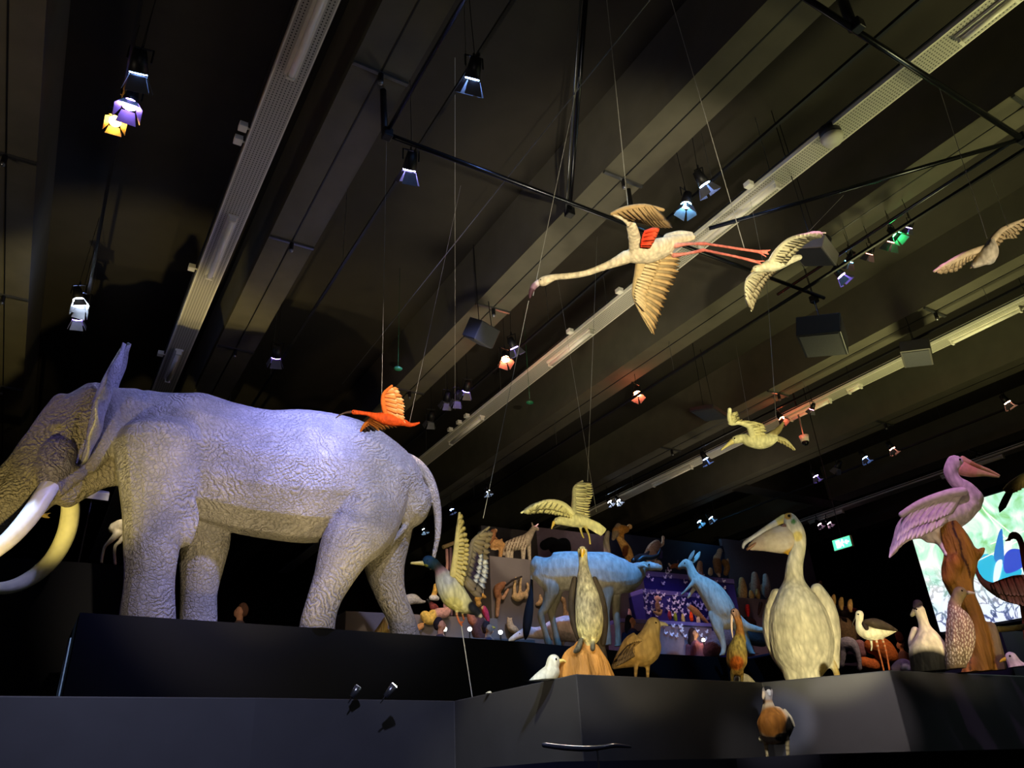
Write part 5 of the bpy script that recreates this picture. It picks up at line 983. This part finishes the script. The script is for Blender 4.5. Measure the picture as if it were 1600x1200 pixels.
for u, v, c1, c2, lab, r_ in [(1159, 918, 'b89060', '2a4a4c', 'tawny bird of prey with teal back, leftmost of the group beside the big pelican', 6), (1179, 910, 'a88470', '6a4430', 'tall brown owl, middle of the group beside the big pelican', 6.5), (1196, 912, 'a89c98', '9a5c38', 'grey-headed rufous bird standing apart, right of the group left of the big pelican', 5.5)]:
    sm('owl', lab, 'bird of prey', u, v, 14.6, [(c1, [(u, v-12, r_*.75), (u+1, v-4, r_), (u+2, v+8, r_*1.15), (u+2, v+18, r_*.9)]), (c2, [(u-5, v+4, r_*.6, 6), (u-3, v+16, r_*.5, 6)])])
for u, v, lab in [(1174, 930, 'small golden bird squatting at the feet of the tall brown owl'), (1184, 928, 'small upright reddish-white bird beside the tall brown owl')]:
    sm('bird', lab, 'bird', u, v, 14.4, [('c8a060', [(u-1, v-5, 3), (u, v+1, 4.4), (u+1, v+5, 3.4)])])
sm('macaw', 'bright red bird on a dark round base in front of the mauve block', 'macaw', 1168, 962, 14.12, [('d82820', [(1168, 947, 3.4), (1168, 954, 4), (1169, 961, 2.6)]), ('2a1410', [(1166, 972, 8), (1174, 974, 8)])])
sm('bird', 'dark slender bird shape at the right end of the mauve block, beside the pelican wing', 'bird', 1190, 950, 14.15, [('3a2420', [(1189, 943, 3), (1187, 952, 2.4), (1185, 960, 1.6)])])
# behind the hind leg and the mallard
sm('straw_heap', 'yellow-lit tangled straw heap behind the elephant hind foot', 'straw heap', 602, 985, 12.9, [('c8a860', [(588, 992, 6), (598, 980, 7), (603, 968, 5)]), ('b89850', [(606, 990, 7), (612, 1000, 7)])], m=BARK)
sm('seal', 'smooth pale grey rounded animal just right of the elephant hind leg', 'seal', 650, 935, 13.9, [('b8b09c', [(634, 938, 8), (646, 936, 8), (658, 940, 3.5), (664, 940, 2)])])
sm('duck', 'reddish brown bird with dark head on the low taupe block left of the mallard', 'bird', 678, 950, 13.5, [('8a4034', [(674, 944, 4), (678, 949, 6.5), (684, 953, 4)]), ('2a2a28', [(671, 940, 3), (668, 937, 2)])])
sm('pig', 'yellow rounded pig-like animal on the low taupe block left of the mallard', 'pig', 670, 965, 13.1, [('d0a848', [(664, 962, 8), (672, 968, 9), (676, 958, 6)]), ('c08c78', [(684, 958, 8), (696, 957, 8), (700, 952, 6)]), ('c08448', [(658, 978, 5), (650, 983, 5)])])
sm('bird', 'yellow and white small bird standing left of the mallard belly', 'bird', 680, 925, 13.4, [('d0a048', [(681, 915, 4), (680, 924, 4.5), (676, 930, 2.5)]), ('d8d0c0', [(674, 934, 4), (683, 935, 4)])])
r = thing('perch_stand', 'two thin pink posts with a crossbar standing behind the mallard neck', 'perch', T(700, 885, 13.6).B)
q = T(700, 885, 13.6)
MB().path([q.p(698, 858), q.p(699, 880), q.p(694, 962)], .03).build('post', mat('pink_post', 'b08078', .6), r); MB().rod(q.p(704, 856), q.p(705, 962), .035).build('post', mat('mauve_post', '6a4a50', .6), r)
MB().rod(q.p(692, 855), q.p(716, 846), .04).build('crossbar', mat('pale_wood', 'a08858', .7), r)
sm('goat', 'small golden horned animal below the grey mallard wing', 'goat', 750, 935, 13.2, [('c89448', [(746, 936, 5), (751, 931, 4.4), (758, 933, 2.6)]), ('d8d0c0', [(755, 925, 1.4), (754, 921, 1)]), ('c89448', [(748, 944, 5)])])
sm('parrot', 'red and yellow parrot left of the post-clinging monkey, below the mallard tail', 'parrot', 757, 955, 13.0, [('c0344c', [(756, 950, 4), (759, 958, 5), (763, 970, 3)]), ('d0b048', [(768, 980, 2.6), (773, 981, 2)]), ('c8a060', [(754, 950, 3)])])
sm('bear', 'dark brown shaggy animal mass beneath the mallard tail', 'bear', 745, 980, 12.7, [('4a2c28', [(750, 972, 9), (746, 985, 10), (752, 998, 10)]), ('a05a3c', [(735, 962, 6), (738, 970, 7)])])
sm('pig', 'pinkish grey resting animal between the front legs of the bull and the brown gull', 'pig', 1035, 1010, 13.4, [('b06c54', [(1043, 1005, 6), (1052, 1012, 7), (1062, 1016, 7), (1072, 1018, 6)]), ('a08c90', [(1085, 1022, 7), (1096, 1024, 6)])])
sm('hippopotamus', 'large rounded mauve-brown animal back behind the kangaroo legs', 'hippopotamus', 1125, 1015, 11.75, [('7a5458', [(1112, 1018, 14), (1124, 1002, 18), (1140, 998, 20), (1150, 1010, 16)])], .04)
sm('dolphin', 'dark blue-grey smooth animal behind the kangaroo tail', 'dolphin', 1172, 990, 11.9, [('2e3c48', [(1150, 985, 9), (1170, 995, 11), (1190, 1000, 11)])], .03)
# tropical birds on the lowest step
for u, v, c1, c2, lab in [(1046, 962, '8a3040', 'd0c8b8', 'dark red small bird, left end of the lowest step'), (1055, 965, '8aa030', 'e8e4d0', 'green and white small bird on the lowest step'), (1067, 968, 'd0c478', 'a8a860', 'pale yellow small bird on the lowest step'), (1080, 965, 'f04c10', 'd83808', 'bright orange bird on the lowest step'), (1091, 970, 'd8c8a0', 'b89868', 'cream small bird at the right end of the lowest step'), (984, 960, 'd0a8a0', 'c09088', 'pinkish curled bird at the left end of the steps, behind the bull front legs')]:
    sm('bird', lab, 'bird', u, v, 12.75, [(c1, [(u, v-6, 2.3), (u, v-1, 3.2), (u+1, v+4, 2.8)]), (c2, [(u-1, v-8, 1.8)])])
sm('pheasant', 'long-tailed golden pheasant hanging diagonally left of the kangaroo belly', 'pheasant', 1090, 955, 12.75, [('b08454', [(1078, 948, 4), (1086, 955, 5.5), (1094, 962, 4), (1108, 976, 2)]), ('a0b0d0', [(1075, 945, 3)])])
sm('hornbill', 'brown big-headed bird rising in front of the middle butterfly step', 'hornbill', 1028, 945, 12.9, [('d0a890', [(1027, 935, 4.6), (1032, 936, 2.4)]), ('7a6048', [(1027, 944, 4), (1028, 952, 4)]), ('a08858', [(1022, 956, 2), (1030, 960, 3), (1034, 953, 1.6)])])
# cluster on the platform at the right
c_ = [('calf', 'dark brown rounded animal back directly right of the big pelican', 'calf', 17.4, [('4a3c26', [(1300, 985, 18), (1316, 982, 20), (1322, 1000, 16)])]),
 ('buffalo', 'reddish brown animal behind the avocet head', 'buffalo', 18.0, [('6a2c1c', [(1320, 965, 10), (1332, 960, 12), (1338, 975, 10)]), ('6a3a2c', [(1334, 956, 6), (1338, 952, 3)])]),
 ('deer', 'grey long-legged animal right of the big pelican foot', 'deer', 16.6, [('6c6c78', [(1315, 1008, 10), (1328, 1006, 11), (1338, 1018, 6), (1343, 1035, 4), (1343, 1046, 4)]), ('6c6c78', [(1316, 1018, 7), (1314, 1040, 5)])]),
 ('deer', 'large orange-brown animal body behind the avocet legs', 'deer', 17.0, [('8a4818', [(1362, 1010, 12), (1376, 1012, 17), (1388, 1024, 15)]), ('9a5020', [(1350, 1036, 10), (1365, 1040, 10)])]),
 ('boar', 'mauve grey round-headed animal between the big pelican and the avocet legs', 'boar', 17.0, [('6a4a50', [(1343, 1008, 9), (1346, 1020, 8)])]),
 ('macaque', 'small rusty animal right of the avocet tail', 'monkey', 17.6, [('8a4a34', [(1404, 992, 6), (1407, 1000, 6)])])]
for nm, lab, cat, d, ch in c_: small(nm, lab, cat, Sheet(1350, 1020, d=d, az=56), ch, .035)
for u, v, lab in [(1282, 915, 'small dark hooded bird perched above the right shoulder of the big pelican'), (1303, 936, 'brown-and-white small bird, first of three above the dark animals'), (1315, 940, 'golden small upright bird, middle of three above the dark animals'), (1329, 943, 'golden small bird, last of three above the dark animals')]:
    small('bird', lab, 'bird', Sheet(u, v, d=17.0, az=56), [('8a6c3c' if u > 1290 else '5a4630', [(u, v-5, 2.8), (u-1, v, 4.2), (u-1, v+7, 4), (u, v+12, 2.6)])], .02)
small('rock', 'dark rock mass carrying the small birds behind the big pelican shoulder', 'rock', Sheet(1310, 965, d=17.6, az=56), [('2c2018', [(1285, 935, 10), (1300, 955, 11), (1322, 962, 11), (1334, 958, 5)]), ('2c2018', [(1300, 985, 16), (1330, 990, 14)])], .05, m=BARK)

for u, v0, d0, w_, dep, lab in [(1128, 1030, 17.5, 2.6, 1.2, 'dark low block behind the kangaroo legs'), (1345, 1047, 17.2, 3.4, 1.2, 'dark low block under the crowd of animals at the right')]:
    p = PD(u, v0, d0); pl((p[0]-w_/2, p[1]+.5, ZE+.005), (p[0]+w_/2, p[1]+dep/2+.8, max(p[2], ZE+.05)), PLIN2, lab)
# butterflies, one by one
BW = mat('butterfly_wing', 'dcdcf8', .6, 0, .1); rnd = random.Random(3); proto = None
def butterfly(P, ang, s):
    global proto
    if proto is None:
        mb = MB()
        for sg in (-1, 1):
            a = (sg*.1, -.35, 0); pts = [(0, 0, 0), (sg*.75, -.5, .75), (sg*.95, -.55, .2), (sg*.5, -.35, -.05), (sg*.6, -.4, -.5), (sg*.25, -.2, -.6)]
            mb.add(pts+[(x, y+.05, z) for x, y, z in pts], [(0,1,2,3,4,5), (11,10,9,8,7,6)]+[(i, (i+1) % 6, 6+(i+1) % 6, 6+i) for i in range(6)])
        mb.rod((0, -.05, -.45), (0, -.05, .45), .07, 6)
        proto = mb.build('butterfly', BW); o = proto
    else:
        o = proto.copy(); COL.objects.link(o)
    o.location = [float(a) for a in P]; o.rotation_euler = (0, ang, 0); o.scale = (s, s, s)
    return tag(o, 'small pale blue-violet butterfly pinned on the purple display steps', 'butterfly', 'butterflies pinned on the purple display steps')
def fill(u0, u1, v0, v1, n, y):
    k = 0; pts = []
    while k < n:
        u, v = rnd.uniform(u0, u1), rnd.uniform(v0, v1)
        if any(abs(u-a)+abs(v-b) < 7.5 for a, b in pts): 
            if rnd.random() < .996: continue
        pts.append((u, v)); k += 1; butterfly(PY(u, v+(u-1070)*.1, y-.03), rnd.uniform(-.7, .7), rnd.uniform(.058, .074))
fill(1006, 1140, 892, 916, 16, YT); fill(1006, 1138, 928, 966, 62, YT-.5); 
fill(1035, 1108, 978, 998, 16, YT-1.0)
for u, v in [(1148, 908), (1152, 916), (1158, 912), (1162, 925), (1150, 925)]: pass

# ------------------------------------------------------------------ visitors
def person(u, vt, d, lab, hair, top, long=False, face=-1, skinc='b07c5c', zf=ZW, hr=.105):
    head = PD(u, vt, d); az = math.degrees(math.atan2(head[0], head[1])); S = Sheet(u, vt, d=d, az=az); t = 1/S.t0
    H = S.B; base = thing('person', lab, 'person', (H[0], H[1], zf))
    class W:                                 # metric sheet at the person
        t0 = 1.0; n = S.n
        def p(s, x, z, w=0): return np.array([H[0], H[1], H[2]])+S.e*x+np.array([0, 0, z])+S.n*w
    w = W(); top_z = 0; zr = zf-H[2]
    organic('body', w, [(skinc, [(0, -.10, .078), (0.012*face, -.15, .07), (0, -.20, .05), (0, -.27, .052), (0, -.33, .08)]), (skinc, [(.085*face, -.13, .016), (.07*face, -.10, .02)]), (skinc, [(.07*face, -.165, .022)]), (skinc, [(-.005, -.125, .015, -.08), (-.005, -.14, .015, -.078)]), (top, [(0, -.36, .12, 0, 1.2), (0, -.55, .15, 0, .8), (0, -.8, .14, 0, .8), (0, -.95, .15, 0, .8)]),
        (top, [(-.16, -.36, .06), (-.21, -.6, .05), (-.2, -.82, .04), (-.14, -.98, .035)]), (top, [(.16, -.36, .06), (.21, -.6, .05), (.2, -.82, .04), (.14, -.98, .035)]), (skinc, [(-.14, -.98, .03), (-.1, -1.03, .025)]), (skinc, [(.14, -.98, .03), (.1, -1.03, .025)]),
        ('1c1c22', [(-.08, -.95, .09), (-.09, -1.3, .065), (-.09, zr+.08, .05), (-.06, zr+.04, .05, -.1)]), ('1c1c22', [(.08, -.95, .09), (.09, -1.3, .065), (.09, zr+.08, .05), (.12, zr+.04, .05, -.1)])], FUR, base, .016, 2, zf)
    hc = [(hair, [(-.03*face, -.045, .07), (-.045*face, -.09, .075), (-.05*face, -.13, .06)])]
    if long: hc += [(hair, [(-.05*face, -.12, .075), (-.075*face, -.25, .075), (-.08*face, -.38, .06)])]
    organic('hair', w, hc, FUR, base, .012, 1)
    for s in (-.05, .0): MB().ball(w.p(.068*face+s*.3*face, -.105, -.045 if s else .03), .009, 8, 6).build('eye', EYE, base, True)
    return base
person(377, 944, 12.4, 'visitor with short brown hair, only the head showing between the elephant legs', '5a3a28', '3a3a44')
person(688, 966, 12.7, 'visitor with dark round hair behind the platform edge, directly below the mallard', '1c1416', '2a2a34', hr=.12, face=1)
person(985, 962, 15.9, 'woman with long black hair and navy top facing right, left of the brown gull', '0c0a0e', '14182c', long=True, face=1)
person(1083, 982, 17.4, 'visitor with long dark brown hair facing right between the brown gull and the kangaroo', '2c1614', '6a3a44', long=True, face=1)
person(762, 972, 13.4, 'visitor in dark clothes behind the platform edge, right of the mallard foot', '3a2420', '3a2c38', face=1)
person(1405, 1000, 21.0, 'orange-lit visitor face at the far right between avocet tail and eider', '3a2018', '5a3420', face=-1, skinc='c07840')
for u, v, lab in [(695, 983, 'bright small display lamp below the mallard feet, leftmost of three'), (734, 983, 'bright small display lamp behind the platform edge, middle of three'), (782, 988, 'bright small display lamp behind the platform edge, rightmost of three'), (1099, 1000, 'small greenish bright lamp right of the brown-haired visitor')]:
    p = PD(u, v, (12.8 if u < 700 else 13.6) if u < 800 else 17.2); r = thing('display_lamp', lab, 'lamp', p)
    MB().ball(p, .035, 12, 8).build('bulb', emis('lamp_bulb', (1, .86, .55), 60), r, True); MB().rod(p-np.array([0, 0, .03]), (p[0], p[1], ZW), .015).build('stem', BLACK, r)

# ------------------------------------------------------------------ suspension wires
W_ = 'thin steel wire '
S = Sheet(1020, 395, d=4.6)
def topw(u, v, h=HR): return PH(u, v, h)
F1 = S.p(983, 340, -20)
wire(F1, PH(945, -30, 6.0), W_+'running up from the raised flamingo wing', .004)
wire(S.p(1163, 388, 0), PH(1040, -30, 6.0), W_+'running up from the flamingo legs', .004)
wire(S.p(833, 462, 0), PH(905, 120, 5.8), W_+'running up from the flamingo bill', .0035)
wire(PD(826, 470, 4.7), PD(755, 810, 5.0), W_+'running down from the flamingo bill towards the mallard', .0025)
wire(Sheet(600, 650, d=6.6).p(596, 645), PH(604, 215, 5.9), W_+'from the orange ibis straight up to the pipe corner', .002)
wire(Sheet(600, 650, d=6.6).p(640, 660), PH(720, 290, 6.5), W_+'slanting up from the orange ibis tail', .002)
wire(PH(711, 640, 5.9), PH(711, 90, 6.9), W_+'hanging left of the loudspeaker, the longest one', .004)
S = Sheet(893, 812, d=5.2); wire(S.p(918, 752), PH(933, 370, 6.5), W_+'holding the landing gull, the left one', .0025); wire(S.p(932, 800), PH(870, 430, 6.5), W_+'holding the landing gull, the slanting one', .002)
S = Sheet(1185, 688, d=6.2); wire(S.p(1213, 660), PH(1198, 440, 6.5), W_+'holding the flying gannet, the right one', .003); wire(S.p(1172, 668), PH(1150, 540, 6.5), W_+'holding the flying gannet, the left one', .002)
S = Sheet(1215, 415, d=5.4); wire(S.p(1246, 380), PH(1318, 305, 5.9), W_+'slanting up from the white gull to the diagonal pipe', .0025); wire(S.p(1195, 425), PH(1170, 300, 5.9), W_+'holding the white gull near its head', .002)
S = Sheet(1540, 390, d=5.6); wire(S.p(1542, 372), PH(1468, 138, 5.9), W_+'holding the right gliding gull, the left one', .003); wire(S.p(1575, 355), PH(1545, 268, 6.2), W_+'holding the right gliding gull, the right one', .0025)

# ------------------------------------------------------------------ exhibit spotlights
def sp(target, frm, col, power, ang, blend=.5, r=.05): return spot(frm, target, col, power, ang, blend, r)
def tgt(u, v, d): return PD(u, v, d)
K = 1.0
# flamingo and flying birds lit from below and in front
sp(tgt(1010, 400, 4.6), (1.2, .2, 2.2), (1, .88, .62), 1150, 34, .6); sp(tgt(1010, 400, 4.6), (4.6, 5.6, 6.9), (1, .9, .8), 700, 46)
sp(tgt(1215, 415, 5.4), (3.2, .6, 2.0), (1, .92, .62), 480, 24); sp(tgt(1540, 395, 5.6), (4.6, .0, 2.6), (1, .82, .6), 300, 24)
sp(tgt(1180, 680, 6.2), (2.6, 1.0, 2.0), (1, .92, .5), 640, 18); sp(tgt(600, 650, 6.6), (1.0, 1.6, 2.2), (1, .7, .4), 480, 13)
sp(tgt(893, 812, 5.2), (1.6, 1.4, 2.0), (1, .9, .48), 290, 24); sp(tgt(705, 900, 5.4), (1.0, 2.0, 2.1), (1, .88, .45), 170, 26); sp(tgt(705, 900, 5.4), (2.4, 2.6, 6.6), (.6, .75, 1), 90, 20)
# near plinth birds, each from its own floor spot
sp(tgt(915, 960, 4.4), (1.5, 1.6, 1.75), (1, .86, .52), 80, 34); sp(tgt(1000, 1010, 4.7), (2.0, 1.8, 1.75), (1, .78, .36), 60, 24); sp(tgt(850, 1040, 4.4), (1.5, 2.2, 3.4), (.8, .95, 1), 44, 24)
sp(tgt(1250, 960, 5.7), (3.0, 1.6, 1.8), (1, .88, .5), 270, 30); sp(tgt(1240, 830, 5.7), (2.0, 2.6, 6.6), (.45, .65, 1), 170, 22)
sp(tgt(1152, 1010, 5.6), (3.0, 2.2, 2.6), (1, .75, .4), 34, 16)
sp(tgt(1370, 990, 6.0), (4.0, 1.6, 1.9), (1, .86, .5), 56, 22); sp(tgt(1455, 1000, 5.9), (4.2, 1.4, 2.0), (1, .84, .5), 56, 22); sp(tgt(1530, 950, 6.0), (4.4, 1.2, 2.0), (1, .8, .42), 60, 34)
sp(tgt(1480, 780, 6.2), (3.4, 1.6, 6.8), (.95, .45, 1), 420, 24); sp(tgt(1470, 840, 6.2), (4.2, 1.5, 2.2), (1, .75, .5), 20, 24)
sp(tgt(1590, 1040, 6.2), (4.6, 1.6, 3.2), (.9, .75, 1), 26, 20); sp(tgt(1590, 770, 5.6), (4.4, .6, 2.0), (1, .88, .5), 30, 24)
sp(tgt(1208, 1130, 4.9), (2.6, 2.2, 3.2), (1, .9, .75), 100, 18)
# plinth faces
sp(tgt(800, 1110, 4.6), (1.0, 3.0, 3.6), (1, .95, .6), 130, 34); sp(tgt(1342, 1120, 5.5), (3.0, 1.7, 2.6), (1, .86, .78), 120, 17, .25); sp(tgt(1224, 1125, 5.5), (2.5, 1.6, 2.2), (.85, .85, 1), 160, 8, .1); sp(tgt(1050, 1130, 5.0), (2.2, 1.6, 3.6), (1, .9, .7), 26, 30, .8)
sp(tgt(450, 1140, 4.6), (.6, 1.2, 4.5), (.62, .66, 1), 420, 62, .9); sp(tgt(90, 1020, 10), (-1.5, 8.5, 6.5), (.5, .7, 1), 900, 14)
# platform animals
sp(tgt(900, 880, 12.9), (7.0, 8.0, 7.8), (.07, .36, 1), 1350, 46); sp(tgt(870, 950, 12.9), (6.0, 8.6, 2.5), (1, .75, .42), 70, 50)
sp(tgt(1120, 920, 15.6), (9.6, 8.6, 7.8), (.12, .46, 1), 900, 32); sp(tgt(1120, 960, 15.6), (9.4, 9.0, 2.5), (1, .75, .45), 60, 30)
sp(tgt(870, 990, 14), (7.5, 12.0, 5.2), (1, .6, .75), 40, 40)
sp(tgt(1070, 935, 17.5), (10.5, 9.5, 7.5), (.38, .33, 1), 2600, 34, .6); sp(tgt(1070, 965, 17.5), (11.5, 11.0, 7.2), (1, .6, .6), 160, 30)
sp(tgt(800, 900, 16), (7.4, 9.6, 7.2), (1, .84, .72), 300, 40, .7); sp(tgt(815, 850, 16), (8.4, 11.0, 4.9), (1, .9, .72), 90, 40)
sp(tgt(890, 855, 17), (9.0, 13.9, 7.4), (1, .6, .9), 170, 50); sp(tgt(970, 850, 17), (9.6, 11.0, 5.2), (1, .75, .4), 60, 30); sp(tgt(1190, 900, 19), (12.4, 12.0, 7.2), (1, .68, .7), 420, 50, .8)
sp(tgt(700, 950, 15), (5.6, 10.6, 6.8), (1, .8, .45), 240, 36, .7); sp(tgt(1350, 1010, 17), (13.0, 7.5, 5.4), (1, .66, .45), 330, 30, .7); sp(tgt(1315, 935, 17), (13.0, 8.0, 4.0), (1, .8, .45), 70, 16)
sp(tgt(190, 840, 13), (1.2, 9.0, 7.4), (1, .92, .75), 520, 14); sp(tgt(68, 805, 11.5), (0, 9.0, 5.0), (1, .85, .45), 10, 10)
sp(tgt(1575, 910, 7.4), (4.6, 1.2, 3.2), (1, .55, .35), 22, 18); sp(tgt(700, 975, 12), (4.4, 9.9, 6.4), (1, .75, .6), 60, 24)
